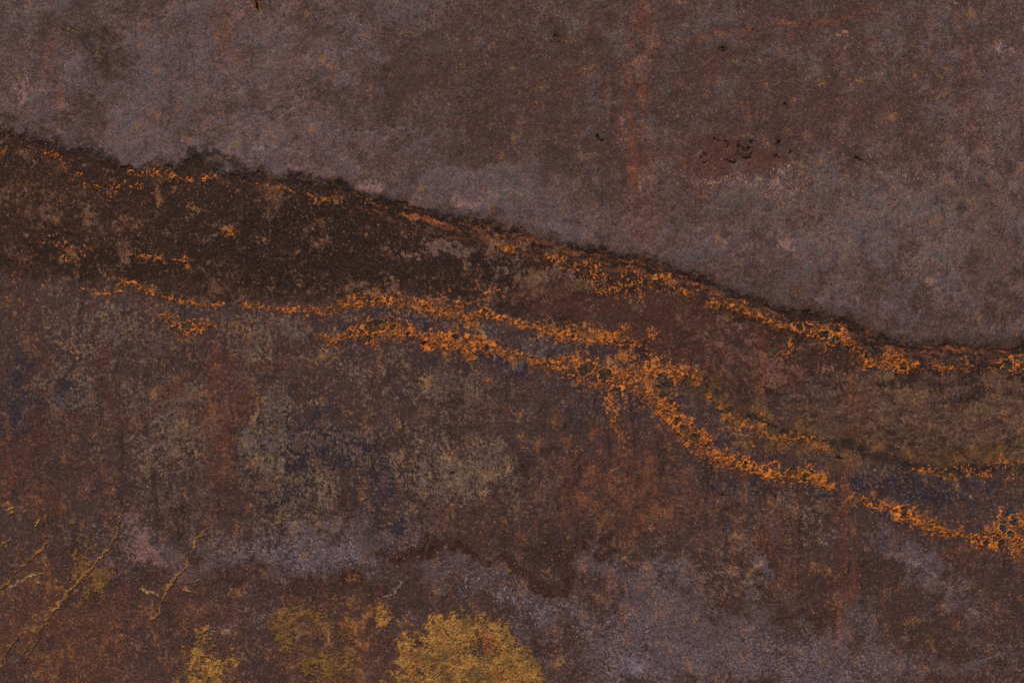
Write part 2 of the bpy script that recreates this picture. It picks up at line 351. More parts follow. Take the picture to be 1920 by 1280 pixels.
C = mix(C, (56, 42, 38), fr * ss(.2, 1.6, flowL + .4 * n_mid) * .6)
C = mix(C, (100, 78, 56), fr * ss(.8, 2.0, -flowL) * .4)
C = mix(C, (82, 62, 40), fr * ss(-70, -10, dL) * ss(-.8, 1.0, flowL) * .6)
C = mix(C, (44, 31, 29), np.exp(-((dE - 26) / 26) ** 2) * ss(.1, 1.2, flowE) * ss(1000, 1400, X) * .8)
C = mix(C, (98, 60, 38), np.exp(-((dE - 24) / 24) ** 2) * ss(.5, 1.6, -flowE) * (.35 + .65 * ss(500, 800, X)) * .7)
# brown olive roll along the lower right seam
C = mix(C, (92, 66, 40), ss(.1, .9, line_mask(XW, YW, [(1230, 690, 14), (1330, 740, 20), (1430, 795, 26), (1540, 820, 28), (1640, 855, 26), (1760, 872, 22), (1930, 872, 22), (2200, 880, 22)], 1.5)) * .6 * ss(-1.6, .6, n_mot))
C = mix(C, (46, 35, 32), ss(.1, .9, line_mask(XS, YS, [(1400, 780, 4), (1500, 815, 6), (1570, 826, 8), (1630, 850, 10), (1700, 872, 10), (1780, 882, 9), (1930, 880, 9), (2200, 884, 9)], 1.8)) * .75)

# ------------------------------------------------------------------ seams that carry the orange crust
SEAMS = [  # label, centreline (x, y, halfwidth), cell size, lean, density, strength
 ('thin orange rust crust below the torn edge at the far left', [(-120, 276, 5), (-20, 282, 6), (35, 285, 5), (60, 288, 2), (110, 292, 4)], 6, .6, .06),
 ('broken orange rust flecks under the torn edge, left of the teal hollows', [(95, 285, 4), (110, 300, 6), (160, 344, 5), (185, 350, 7), (230, 348, 8), (270, 352, 5), (300, 370, 4)], 7, .6, .04),
 ('slanting orange rust whiskers beside teal hollows under the torn edge', [(240, 325, 4), (290, 322, 9), (330, 334, 9), (360, 338, 8), (400, 330, 9), (430, 348, 6)], 7, .7, .10),
 ('faint orange rust crust where the dark band narrows', [(480, 345, 3), (530, 356, 7), (570, 368, 8), (600, 376, 9), (640, 370, 5)], 7, .7, .08),
 ('short orange rust dash on the dark band', [(248, 480, 3), (275, 483, 4), (305, 488, 5)], 6, .6, .35),
 ('orange rust dash with a blob at its end on the dark band', [(322, 488, 3), (336, 489, 3), (345, 491, 7), (352, 497, 6)], 6, .6, .35),
 ('small orange rust knot alone on the dark band', [(431, 432, 7), (437, 430, 6)], 6, .6, .4),
 ('scattered orange rust tufts above the hooked crust', [(150, 540, 3), (205, 556, 8), (220, 552, 5), (236, 528, 7), (262, 540, 9), (272, 546, 6), (320, 560, 5), (345, 565, 7), (400, 574, 7), (425, 572, 8)], 7, .7, .10),
 ('hook shaped orange rust crust apart at the left', [(295, 598, 4), (308, 594, 9), (325, 606, 10), (345, 618, 16), (365, 614, 17), (385, 612, 11), (398, 608, 6)], 12, .4, .30),
 ('long upper strand of orange rust crust in the middle', [(450, 572, 4), (510, 578, 6), (560, 583, 6), (590, 585, 11), (620, 584, 11), (650, 568, 14), (700, 563, 17), (740, 567, 17), (790, 573, 15), (840, 584, 17), (880, 594, 20), (915, 588, 12), (945, 602, 8)], 8, .75, .30),
 ('dense orange rust web with a looped thread', [(598, 636, 4), (640, 630, 9), (670, 622, 18), (700, 618, 26), (730, 615, 20), (765, 620, 16), (790, 632, 11), (800, 645, 8)], 14, .3, .55),
 ('dense orange rust crust with dark round cells', [(795, 650, 10), (820, 638, 20), (850, 640, 24), (885, 646, 22), (915, 650, 15), (938, 656, 10), (955, 668, 5)], 12, .4, .60),
 ('narrow orange rust crust running down to the wide web', [(945, 595, 5), (975, 606, 7), (1000, 612, 9), (1040, 622, 16), (1080, 628, 18), (1120, 632, 18), (1160, 634, 20), (1178, 650, 14), (1170, 668, 12)], 10, .6, .42),
 ('small orange rust crust west of the wide web', [(960, 662, 5), (985, 668, 8), (1005, 678, 11), (1022, 680, 5)], 10, .6, .35),
 ('wide orange rust web with large open cells', [(1036, 682, 18), (1070, 685, 25), (1105, 692, 26), (1135, 708, 28), (1165, 715, 32), (1200, 700, 30), (1240, 705, 28), (1275, 702, 22), (1302, 712, 12)], 22, .5, .58),
 ('orange rust web turning down the slope', [(1215, 730, 26), (1240, 752, 22), (1255, 775, 20), (1270, 795, 22), (1295, 815, 24), (1325, 838, 20), (1355, 858, 14)], 18, .5, .55),
 ('drip of orange rust below the wide web', [(1145, 752, 5), (1156, 775, 7), (1148, 795, 6), (1160, 815, 3)], 7, .4, .10),
 ('ribbed orange rust crust like a row of small rings', [(1360, 862, 10), (1385, 868, 15), (1420, 878, 14), (1450, 890, 13), (1490, 888, 15), (1520, 893, 15), (1545, 902, 13), (1562, 914, 5)], 13, .9, .66),
 ('sparse orange rust rings between ribbed crust and right edge', [(1595, 930, 5), (1640, 945, 12), (1660, 950, 7), (1690, 962, 17), (1712, 968, 12)], 11, .6, .40),
 ('frayed orange rust crust leading to the honeycomb', [(1715, 975, 10), (1745, 985, 15), (1775, 998, 9), (1800, 1000, 9), (1822, 1008, 6)], 9, .7, .42),
 ('orange rust honeycomb over teal hollows at the right edge', [(1832, 1012, 12), (1860, 1010, 22), (1885, 995, 34), (1900, 1000, 44), (1935, 1010, 40), (1990, 1030, 30), (2060, 1060, 20)], 15, .3, .50),
 ('small orange rust knot high on the torn edge slope', [(936, 460, 6), (950, 466, 8), (965, 470, 4)], 8, .6, .35),
 ('faint orange rust crust along the torn edge, mid slope', [(1020, 482, 4), (1060, 490, 5), (1105, 500, 6), (1125, 545, 6), (1150, 548, 6), (1190, 520, 5), (1200, 560, 5)], 7, .7, .02),
 ('orange rust tufts where the dark edge steepens', [(1210, 520, 3), (1252, 522, 6), (1268, 542, 8), (1292, 550, 8), (1310, 545, 4)], 7, .7, .25),
 ('orange rust crust hugging the dark edge downhill', [(1335, 570, 7), (1360, 570, 9), (1385, 580, 9), (1415, 590, 8), (1440, 600, 6), (1468, 612, 5)], 8, .7, .42),
 ('wide orange rust crust under the dark edge', [(1476, 612, 9), (1495, 616, 14), (1530, 620, 18), (1555, 634, 26), (1575, 630, 18), (1598, 650, 12), (1615, 672, 10), (1622, 682, 8)], 11, .6, .30),
 ('round orange rust lumps at the foot of the slope', [(1628, 686, 10), (1650, 680, 12), (1672, 676, 15), (1698, 688, 16), (1712, 688, 10)], 10, .5, .55),
 ('pair of small orange rust lumps with teal between', [(1755, 688, 7), (1768, 694, 9), (1790, 690, 3), (1810, 688, 10), (1828, 690, 6)], 9, .5, .32),
 ('orange rust threads over teal at the right edge', [(1850, 692, 3), (1868, 684, 7), (1890, 684, 14), (1910, 682, 10), (1960, 676, 8), (2040, 676, 5)], 12, .8, .25),
 ('small orange rust tuft on brown below the dark edge', [(1474, 650, 4), (1482, 645, 9), (1484, 654, 6), (1470, 668, 2)], 8, .6, .25),
 ('ochre rust crust down the middle of the slope', [(1322, 738, 3), (1350, 760, 8), (1372, 782, 9), (1405, 800, 9), (1440, 815, 9), (1480, 822, 11), (1500, 818, 8), (1540, 835, 11), (1560, 840, 5)], 9, .6, .22),
 ('faint row of ochre rust tufts near the right edge', [(1700, 880, 3), (1762, 884, 9), (1790, 890, 4), (1812, 888, 8), (1852, 890, 8), (1880, 888, 9), (1915, 900, 16), (1960, 900, 10)], 9, .5, .05),
]
RINGS = [(1100, 690, 17, 14, -20), (1136, 704, 15, 12, -30), (1243, 722, 20, 27, 10), (1252, 757, 13, 9, -30), (1270, 790, 8, 14, 50), (1283, 806, 13, 11, 0), (1305, 820, 11, 12, 0), (1155, 735, 13, 14, 20), (1215, 690, 9, 7, 0),
         (855, 633, 12, 9, 0), (916, 650, 9, 8, 0), (704, 612, 24, 14, -12), (690, 632, 10, 7, 0), (738, 613, 8, 7, 0), (350, 614, 15, 9, 0), (1375, 868, 9, 10, 0), (1397, 872, 7, 11, 15), (1413, 876, 6, 11, 15), (1436, 882, 7, 10, 10), (1449, 890, 6, 8, 0), (1487, 882, 9, 11, 10),
         (1508, 895, 11, 9, 0), (1523, 886, 6, 8, 10), (1538, 897, 6, 9, 20), (1550, 905, 5, 8, 20), (1468, 886, 7, 8, 0), (1641, 942, 10, 9, 0), (1693, 960, 12, 13, 0), (1678, 958, 6, 8, 0), (1712, 966, 6, 8, 0), (1545, 628, 13, 10, 0), (1571, 622, 8, 7, 0), (1500, 614, 8, 9, 0),
         (1075, 632, 6, 6, 0), (1050, 622, 7, 5, 0), (998, 672, 6, 6, 0), (1672, 675, 7, 7, 0), (1695, 686, 9, 8, 0), (1892, 962, 16, 12, 0), (1903, 978, 12, 10, 30), (1880, 990, 10, 9, 0), (1895, 1003, 9, 8, 0), (1850, 1018, 13, 9, -50), (1876, 1018, 7, 13, 40), (1892, 684, 9, 12, 10), (1872, 686, 8, 7, 0), (1443, 815, 7, 7, 0), (1490, 818, 8, 6, 0)]

halo = np.zeros(G.shape, np.float32)
core = np.zeros(G.shape, np.float32)
for nm, pts, cs, lean, dens in SEAMS:
    lm = line_mask(XS, YS, [(p[0], p[1], p[2] + 7) for p in pts], 1.5)
    halo = np.maximum(halo, lm * min(1, dens * 1.8 + .1))
    core = np.maximum(core, line_mask(XS, YS, pts, 1.2) * min(1, dens * 2 + .1))
C = mix(C, (112, 72, 40), ss(.25, 1.2, halo + .3 * n_fine + .25 * n_mot - .1) * ss(.02, .3, halo) * .55)
C = mix(C, (98, 62, 36), ss(.15, .8, core + .15 * n_fine) * ss(-1.2, 1.4, n_mot2 + .5 * n_fine) * .55)
C = mix(C, (56, 42, 30), ss(.2, .8, core) * ss(.3, 1.5, n_fine2 - .3 * n_mot) * .7)
for cx_, cy_, rx, ry, ang in RINGS:
    q_ = 1.2 * max(rx, ry)
    i0, i1 = int((cx_ - q_ - X0) / STEP), int((cx_ + q_ - X0) / STEP); j0, j1 = int((cy_ - q_ - Y0) / STEP), int((cy_ + q_ - Y0) / STEP)
    sl_ = np.s_[j0:j1, i0:i1]
    c, s = math.cos(math.radians(ang)), math.sin(math.radians(ang))
    u = ((X[sl_] - cx_) * c + (Y[sl_] - cy_) * s) / rx; v = (-(X[sl_] - cx_) * s + (Y[sl_] - cy_) * c) / ry
    C[sl_] = mix(C[sl_], (50, 40, 30), ss(1.05, .7, np.sqrt(u * u + v * v) + .12 * n_fine[sl_]) * ss(-1.8, .6, n_fine2[sl_]) * .75)
C = mix(C, (190, 108, 40), ss(1.2, 2.3, halo * .8 + .6 * n_fine2 + .4 * n_mot) * ss(.05, .4, halo) * .7)
# stray orange flecks
fl = ell(XW, YW, [(160, 350, 160, 40, 8, .35), (420, 350, 200, 20, 8, .2), (60, 470, 110, 14, 0, .35), (30, 500, 60, 14, 0, .4), (100, 560, 120, 26, 8, .3), (560, 590, 90, 30, 0, .4), (1170, 520, 90, 40, 20, .6), (1080, 490, 120, 14, 12, .6), (1230, 660, 90, 26, 20, .7),
      (1560, 660, 90, 40, 30, .4), (1640, 920, 90, 16, 12, .4), (1850, 890, 120, 16, 0, .7), (1860, 970, 90, 30, 0, .3), (1160, 790, 10, 50, 0, 1.1), (880, 570, 80, 12, 6, .8), (1380, 780, 80, 26, 38, .5), (1510, 840, 60, 16, 10, .6), (1220, 760, 40, 30, 0, .7), (120, 460, 60, 14, 0, .4), (1600, 600, 20, 10, 0, 0)])
C = mix(C, (176, 100, 40), ss(1.55, 2.4, 1.3 * fl + .8 * n_fine2 + .35 * n_mot2) * ss(.1, .4, fl) * .9)
# ochre flush
oc = ell(XW, YW, [(455, 620, 40, 10, 2, .7), (1370, 780, 60, 16, 40, .6), (1910, 910, 20, 50, 0, .6), (560, 585, 120, 12, 0, .4), (350, 570, 90, 10, 6, .3), (590, 650, 60, 20, 10, .4), (850, 600, 90, 20, 8, .4)])
C = mix(C, (116, 82, 46), ss(.3, 1.2, oc + .3 * n_fine) * ss(.05, .3, oc) * .6)
# teal hollows
tl = ell(XS, YS, [(1892, 960, 13, 9, 0, .9), (1903, 978, 10, 7, 0, .9), (1880, 985, 12, 10, 0, .9), (1892, 1000, 10, 8, 0, .8), (1888, 684, 13, 9, 0, .9), (1770, 683, 10, 4, 0, .6), (1862, 690, 8, 4, 0, .7), (1912, 676, 10, 4, 0, .7), (1550, 630, 14, 9, 20, .8), (1566, 636, 8, 6, 0, .7),
      (1790, 680, 18, 4, 8, .5), (400, 330, 18, 8, -30, .7), (380, 326, 12, 6, -30, .5), (340, 326, 14, 6, -30, .4), (155, 302, 20, 6, 30, .5), (520, 348, 30, 5, 10, .45), (470, 572, 40, 5, 6, .4), (560, 352, 24, 6, 16, .4), (1305, 682, 6, 10, -20, .8), (1060, 470, 34, 5, 10, .5), (910, 440, 24, 5, 6, .5), (970, 440, 40, 4, 12, .4), (1130, 598, 34, 8, 5, .4)])
C = mix(C, (36, 55, 62), ss(.3, .9, tl + .2 * n_fine) * .65)

# the crisp local contrast of scale and worn metal
def blur(A, r):
    ky = np.fft.fftfreq(A.shape[0], STEP)[:, None]; kx = np.fft.rfftfreq(A.shape[1], STEP)[None, :]
    F = np.exp(-2 * (np.pi * r) ** 2 * (kx * kx + ky * ky))
    return np.stack([np.fft.irfft2(np.fft.rfft2(A[..., i]) * F, s=A.shape[:2]) for i in range(3)], -1)
C = C + .30 * (C - blur(C, 4)) + (.5 - .35 * up - .2 * inband)[..., None] * (C - blur(C, 24))
C = C.astype(np.float32)

# ---- fine scratches, fibres, flecks everywhere
fib1 = np.abs(nz(40, 2.5, 26, .9, ax=1., ay=.6, ang=.5))
fib2 = np.abs(nz(41, 2.5, 22, .9, ax=.5, ay=1., ang=.3))
fib3 = np.abs(nz(42, 2.5, 30, 1.0))
fa_ = ss(.3, 1.4, n_mid2 + .4) 
C = mix(C, (150, 122, 88), ss(.10, .0, fib1) * ss(.5, 1.7, n_mot) * .6 * (.35 + .65 * bel) * (1 - .8 * inband))
C = mix(C, (140, 116, 98), ss(.09, .0, fib2) * ss(.6, 1.7, n_mot2) * .5 * (1 - .8 * inband))
wf = ell(XW, YW, [(860, 890, 150, 90, 0, 1.), (520, 860, 120, 120, 0, .9), (300, 800, 100, 110, 0, .7), (1330, 1080, 80, 40, 0, 1.), (1450, 1000, 160, 90, 0, .6), (1050, 920, 120, 60, 0, .7), (950, 1000, 160, 40, 0, .6), (1700, 120, 180, 80, 0, .5), (1750, 1170, 160, 80, 0, .6), (150, 680, 120, 120, 0, .5), (850, 740, 120, 50, 0, .6), (1180, 960, 80, 60, 0, .6)])
fib4 = np.abs(nz(43, 3, 22, .7, ax=.55, ay=1., ang=-.8)); fib5 = np.abs(nz(44, 3, 30, .8, ax=.7, ay=1., ang=-.4))
C = mix(C, (134, 116, 86), np.maximum(ss(.12, .0, fib4) * ss(.2, 1.6, n_mot + wf * .5), ss(.10, 0, fib5) * ss(.2, 1.6, n_mot2 + wf * .5)) * np.clip(wf, 0, 1) * .75)
C = mix(C, (40, 31, 34), ss(.3, .0, np.abs(nz(45, 4, 40, 1.0))) * ss(.2, 1.4, -n_mot + .4 * wf) * np.clip(wf, 0, 1) * .6)
C = mix(C, (34, 26, 26), ss(.10, .0, fib3) * ss(.2, 1.6, n_mid) * .45)
C = mix(C, (150, 128, 108), ss(2.7, 4., n_grain2 + .8 * n_mot) * .25)
C = mix(C, (150, 96, 54), ss(2.7, 4., n_grain + .9 * n_mot2) * .25)
# pale blue sparkle
sp = ell(XW, YW, [(560, 1040, 130, 30, 0, .9), (640, 1050, 80, 24, 0, .8), (480, 1010, 80, 30, 0, .5), (880, 1120, 120, 30, 0, .5), (990, 1150, 60, 30, 0, .9), (1080, 1170, 120, 30, 0, .6), (1140, 1220, 60, 50, 0, 1.), (1250, 1240, 160, 40, 0, .7), (1540, 1240, 180, 30, 0, .9), (1480, 1190, 140, 40, 0, .5),
      (470, 1150, 90, 24, -20, .8), (210, 1000, 120, 50, 0, .5), (350, 1100, 60, 16, 0, .5), (1190, 1240, 26, 20, 30, 1.2), (230, 1050, 60, 40, 0, .5), (760, 1160, 60, 10, 0, .7), (1700, 1040, 60, 20, 30, .4), (740, 970, 40, 60, 0, .3), (1900, 1240, 60, 40, 0, .6), (620, 930, 40, 30, 0, .5), (650, 480, 120, 20, 0, .0)])
C = mix(C, (142, 150, 176), ss(1.6, 2.8, n_grain2 * .8 + 1.15 * sp + .5 * n_fine) * ss(.1, .5, sp) * .45)
C = mix(C, (140, 134, 146), ss(1.7, 2.8, n_grain * .8 + .9 * mv + .4 * n_fine2) * bel * ss(.1, .5, mv) * .3)
# cream flakes in a row
cf = ell(XW, YW, [(1400, 330, 110, 14, 0, 1.), (1330, 325, 40, 16, 0, .6), (1440, 350, 60, 10, 0, .7), (1230, 340, 34, 14, -30, .7), (1520, 318, 60, 12, 0, .5), (1660, 320, 60, 12, 0, .5), (1780, 300, 60, 40, 0, .4), (1860, 240, 50, 60, 0, .4), (1210, 335, 20, 20, 0, .4)])
C = mix(C, (180, 148, 122), ss(1.75, 2.7, nz(50, 2.0, 9, .5) * .9 + 1.0 * cf) * ss(.1, .4, cf) * .8)
C = mix(C, (150, 118, 98), ss(1.5, 2.6, n_grain + .7 * cf + .45 * ell(XW, YW, [(1600, 380, 400, 90, 8, 1.), (1780, 780, 200, 80, 0, .6)])) * .45)

# lower-left ochre dust
od = ell(XW, YW, [(680, 1180, 16, 60, 0, 1.3), (224, 1060, 9, 10, 0, 1.4), (650, 1270, 40, 40, 0, .8), (50, 1200, 190, 120, 0, .8), (20, 1100, 90, 60, 0, .7), (300, 1150, 200, 60, 0, .4), (420, 1230, 160, 70, 0, .8), (700, 1210, 110, 90, 0, .8), (620, 1160, 130, 60, 0, .6), (960, 1240, 200, 60, 0, .4), (150, 1260, 200, 50, 0, .6)])
C = mix(C, (92, 60, 42), ss(.3, 1.4, od + .3 * n_mid) * .4)
C = mix(C, (168, 116, 54), ss(1.5, 2.6, od * .75 + .6 * n_fine2 + .5 * n_mot + .25 * n_grain) * .6)
C = mix(C, (150, 88, 50), ss(1.9, 2.8, od * .6 + .8 * n_fine + .5 * n_grain) * .6)

# ---- thin drawn lines: cracks, runs, scratches
LINES = [
 ([(1230, 86, 5), (1290, 78, 5), (1380, 62, 5), (1465, 46, 5), (1540, 40, 5), (1610, 28, 5), (1650, 18, 3)], (120, 68, 48), 1.0),
 ([(1330, 62, 2), (1390, 57, 2), (1460, 45, 2.4), (1480, 48, 2)], (140, 78, 52), .5),
 ([(888, 76, 1.6), (905, 58, 2), (930, 25, 2.4), (945, 10, 1.6)], (140, 84, 58), .6),
 ([(1786, -60, 3), (1790, 0, 3), (1798, 60, 3), (1805, 130, 3), (1812, 180, 2.4), (1822, 240, 2.4), (1835, 290, 2), (1850, 325, 2), (1872, 400, 1.6), (1878, 480, 1.6), (1892, 520, 1.6), (1900, 560, 1.6)], (116, 70, 52), .9),
 ([(620, 258, 1), (660, 250, 1.3), (710, 242, 1.3), (770, 235, 1)], (112, 108, 120), .5),
 ([(770, 235, 1), (830, 226, 1.2), (900, 208, 1.2), (1000, 180, 1.2), (1100, 150, 1)], (48, 36, 34), .6),
 ([(360, 255, 1), (430, 237, 1.3), (500, 210, 1.4), (560, 192, 1.2), (640, 172, 1.2)], (48, 38, 36), .7),
 ([(470, 282, 1), (500, 281, 1.1), (540, 281, 1.1), (570, 276, 1)], (118, 120, 132), .6),
 ([(0, 760, 2.2), (10, 800, 2.2), (20, 830, 2.2), (26, 880, 2), (40, 905, 1.6)], (128, 78, 50), .7),
 ([(72, 940, 1.2), (80, 975, 1.4), (86, 1030, 1.6), (90, 1080, 1.6), (92, 1110, 2)], (132, 80, 48), .6),
 ([(1700, 1045, 1.2), (1730, 1062, 1.2), (1760, 1085, 1.2), (1785, 1105, 1)], (136, 118, 104), .7),
 ([(1280, 1072, 1.4), (1320, 1078, 1.2), (1350, 1085, 1.2)], (140, 116, 84), .6),
 ([(1400, 1072, 2), (1412, 1068, 2), (1424, 1062, 2.5)], (176, 134, 90), .8),
 ([(1395, 1075, 1.4), (1410, 1092, 1.2)], (160, 140, 110), .6),
 ([(870, 1084, 1), (871, 1098, 1.2), (869, 1106, 1)], (150, 152, 162), .7),
 ([(948, 1100, 1), (944, 1108, 1.1), (938, 1120, 1)], (150, 152, 162), .7),
 ([(722, 1118, 1.2), (738, 1108, 1), (745, 1095, 1), (755, 1087, 1)], (150, 152, 162), .7),
 ([(895, 1092, 1), (902, 1086, 1), (908, 1084, 1)], (160, 150, 160), .8),
 ([(1020, 890, 1.6), (1035, 905, 1.8), (1050, 912, 1.2)], (120, 118, 112), .6),
 ([(965, 930, 2), (990, 945, 2.4), (1010, 955, 1.6)], (110, 108, 110), .5),
 ([(1568, 66, 1.2), (1580, 64, 1.2), (1590, 58, 1.4)], (190, 140, 84), .8),
 ([(1540, 158, 1.4), (1551, 148, 1.8), (1556, 136, 1.4)], (176, 136, 70), .8),
 ([(1600, 152, 1), (1630, 160, 1.2)], (150, 110, 64), .6),
 ([(1788, 0, 1.6), (1792, 14, 2)], (196, 140, 92), .7),
 ([(1850, 155, 1.5), (1848, 150, 2), (1830, 146, 1.4)], (160, 116, 60), .6),
 ([(1875, 80, 3), (1876, 100, 4), (1880, 112, 4)], (138, 132, 140), .7),
 ([(1550, 80, 1), (1553, 70, 1.2)], (180, 160, 150), .6),
 ([(157, 795, 2.2), (162, 800, 1.6)], (180, 130, 110), .0),
 ([(470, 795, 2), (478, 786, 2.4), (485, 770, 2)], (176, 132, 68), .7),
 ([(160, 1010, 0.1), (160, 1011, 0.1)], (0, 0, 0), 0),
 ([(240, 840, 1.6), (246, 846, 1.6)], (170, 120, 96), .6),
 ([(798, 905, 1.6), (798, 912, 1.6)], (130, 150, 176), .8),
 ([(60, 520, 2), (92, 555, 2)], (0, 0, 0), 0),
 ([(676, 932, 2.6), (680, 939, 2.6)], (206, 134, 74), .9),
 ([(1213, 978, 2.2), (1220, 986, 3)], (190, 124, 80), .8),
 ([(1355, 262, 1), (1380, 258, 1.1), (1410, 252, 1)], (128, 96, 74), .7),
 ([(1358, 265, 1), (1360, 280, 1.1), (1356, 300, 1)], (128, 96, 74), .6),
 ([(1120, 1012, 1.4), (1135, 1003, 1.6)], (150, 130, 90), .5),
 ([(16, 1097, .5), (34, 1092, .7), (50, 1086, 1.2), (62, 1083, .9), (78, 1079, .5)], (190, 164, 116), .9),
 ([(258, 1103, .5), (268, 1109, .7), (276, 1110, 1.3), (284, 1112, .7), (292, 1120, .5)], (190, 168, 122), .9),
 ([(60, 1032, .8), (92, 1060, .8)], (0, 0, 0), 0),
 ([(1590, 1100, .7), (1591, 1101, .7)], (0, 0, 0), 0),
 ([(420, 1185, 2), (430, 1178, 2.4), (432, 1170, 1.6)], (170, 160, 176), .7),
 ([(598, 1165, 1), (615, 1180, 1.2), (617, 1198, 1.2), (606, 1212, 1.2), (602, 1225, 1)], (186, 148, 110), .75),
 ([(920, 560, 1), (900, 568, 1), (860, 566, 1.2), (830, 563, 1), (800, 562, 1)], (190, 120, 60), .7),
 ([(910, 575, 1.4), (925, 592, 1.6), (935, 600, 1.4), (952, 606, 1.2)], (140, 98, 60), .7),
 ([(908, 622, 1), (915, 640, 1.6), (920, 650, 1.6), (928, 670, 1)], (176, 138, 96), .8),
 ([(90, 545, 1.4), (93, 553, 2)], (170, 170, 190), .8),
]
for pts, rgb, a in LINES:
    if a > 0:
        C = mix(C, rgb, ss(.02, .9 if pts[0][2] > 2.5 else .5, line_mask(XS, YS, pts, 2.0, 16)) * a * .8 * (.8 * ss(-1.4, 1.2, n_fine + .7 * n_mot) if pts[0][2] > 1.3 else ss(-2.6, 0, n_fine)))

# crack streaks and stubby ticks, many and small
rng = np.random.default_rng(77)
tick = np.zeros(G.shape, np.float32)
def ticks(n, cx, cy, rx, ry, ang, spread, L, w, rgb, a):
    global C
    M = np.zeros(G.shape, np.float32)
    for _ in range(n):
        x = cx + rx * rng.normal() * .6; y = cy + ry * rng.normal() * .6
        t = math.radians(ang + spread * rng.normal()); l = L * rng.uniform(.25, 1.2)
        b = rng.normal() * .8
        pts = [(x, y, w * rng.uniform(.4, 1)), (x + l * math.cos(t), y + l * math.sin(t), w), (x + l * math.cos(t) + l * math.cos(t + b) , y + l * math.sin(t) + l * math.sin(t + b), w * .5)]
        x0 = int((min(p[0] for p in pts) - 8 - X0) / STEP); x1 = int((max(p[0] for p in pts) + 8 - X0) / STEP)
        y0 = int((min(p[1] for p in pts) - 8 - Y0) / STEP); y1 = int((max(p[1] for p in pts) + 8 - Y0) / STEP)
        if x0 < 0 or y0 < 0 or x1 >= G.shape[1] or y1 >= G.shape[0]:
            continue
        sl_ = np.s_[y0:y1, x0:x1]
        lm = line_mask(XS[sl_], YS[sl_], pts, 2.0, 8) if False else line_mask(X[sl_] + 1.2 * f1[sl_], Y[sl_] + 1.2 * f2[sl_], pts, 1.6, 8)
        M[sl_] = np.maximum(M[sl_], ss(.02, .7, lm) * rng.uniform(.2, 1))
    C = mix(C, rgb, M * a)
ticks(60, 860, 900, 130, 60, -50, 22, 7, .9, (152, 132, 92), .7)
ticks(50, 500, 880, 90, 90, -60, 22, 6, .8, (150, 122, 70), .6)
ticks(50, 300, 780, 90, 120, -60, 30, 5, .8, (138, 112, 66), .5)
ticks(45, 1330, 1080, 70, 40, 35, 15, 8, .9, (150, 130, 100), .7)
ticks(60, 1680, 120, 190, 90, 40, 40, 5, .8, (150, 118, 78), .6)
ticks(40, 850, 100, 170, 80, -30, 40, 5, .8, (140, 112, 80), .6)
ticks(60, 1450, 1000, 150, 90, 20, 60, 5, .8, (140, 120, 84), .55)
ticks(50, 1750, 1170, 150, 80, 20, 50, 5, .8, (146, 124, 88), .55)
ticks(90, 1000, 960, 300, 90, -30, 50, 5, .8, (148, 120, 78), .5)
ticks(44, 1400, 328, 120, 18, 80, 30, 2.2, 1.1, (190, 158, 128), .8)
ticks(50, 1620, 330, 240, 30, 80, 40, 3, .8, (176, 158, 150), .6)
ticks(36, 1190, 1240, 20, 16, 50, 15, 6, .8, (116, 124, 146), .6)
ticks(110, 500, 420, 900, 500, -50, 50, 4, .7, (130, 104, 80), .3)
ticks(260, 1100, 900, 900, 400, -50, 60, 5, .7, (132, 108, 84), .4)
ticks(50, 560, 1150, 160, 26, -30, 50, 2.4, .8, (140, 146, 164), .5)
ticks(24, 90, 1095, 100, 30, -20, 30, 2.4, .8, (196, 172, 128), .5)
ticks(50, 250, 640, 200, 60, -60, 30, 5, .8, (130, 98, 66), .5)
ticks(40, 850, 470, 130, 30, -40, 30, 5, 1., (134, 108, 96), .5)
ticks(30, 1790, 350, 120, 120, 70, 50, 5, .9, (150, 150, 160), .5)

um = ell(XW, YW, [(880, 1240, 90, 70, 0, 1.), (880, 1320, 130, 60, 0, 1.), (590, 1190, 60, 50, 0, .5)])
C = mix(C, (106, 80, 50), ss(.4, 1.0, um + .25 * n_mot) * .8)
C = mix(C, (84, 72, 52), ss(.5, 1.0, ell(XW, YW, [(912, 1222, 20, 24, 20, 1.), (800, 1250, 20, 40, 0, .8), (870, 1275, 24, 16, 0, .8)]) + .2 * n_fine) * .8)
C = mix(C, (150, 76, 40), ss(.5, 1.0, ell(XW, YW, [(905, 1190, 24, 8, 20, 1.), (774, 1250, 6, 40, 0, 1.), (925, 1265, 12, 14, 0, .9), (960, 1268, 14, 8, 0, .8), (600, 1200, 14, 16, 0, .7)]) + .25 * n_fine) * .7)
# blisters and pits
PITS = [(1385, 278, 5, 5), (1391, 282, 3.5, 3), (1403, 280, 8, 7), (1407, 266, 5, 7), (1362, 273, 5, 9), (1343, 266, 4, 4), (1319, 292, 6, 5), (1461, 266, 5, 8), (1455, 293, 5, 5), (1395, 293, 14, 8), (1322, 301, 8, 4), (1358, 98, 6, 6), (850, 888, 9, 5), (1050, 75, 7, 9), (1373, 303, 7, 5),
        (1130, 265, 6, 4), (958, 690, 3, 3), (800, 648, 8, 8), (1770, 233, 2, 3), (1490, 290, 3, 4), (1605, 297, 6, 3), (1453, 935, 5, 6), (1574, 855, 7, 4), (1355, 925, 5, 3), (1475, 200, 3, 3)]
pit = np.zeros(G.shape, np.float32)
for x, y, rx, ry in PITS:
    r2 = ((XS + 1.5 * f2 - x) / (rx * .8)) ** 2 + ((YS + 1.5 * f1 - y) / (ry * .8)) ** 2
    pit = np.maximum(pit, .8 * np.exp(-r2 ** 1.1))
C = mix(C, (38, 26, 26), pit * .85)
C = mix(C, (88, 46, 34), ss(.1, .9, ell(XW, YW, [(1390, 290, 110, 26, 0, .9), (480, 12, 26, 22, 0, .8)])) * .35)

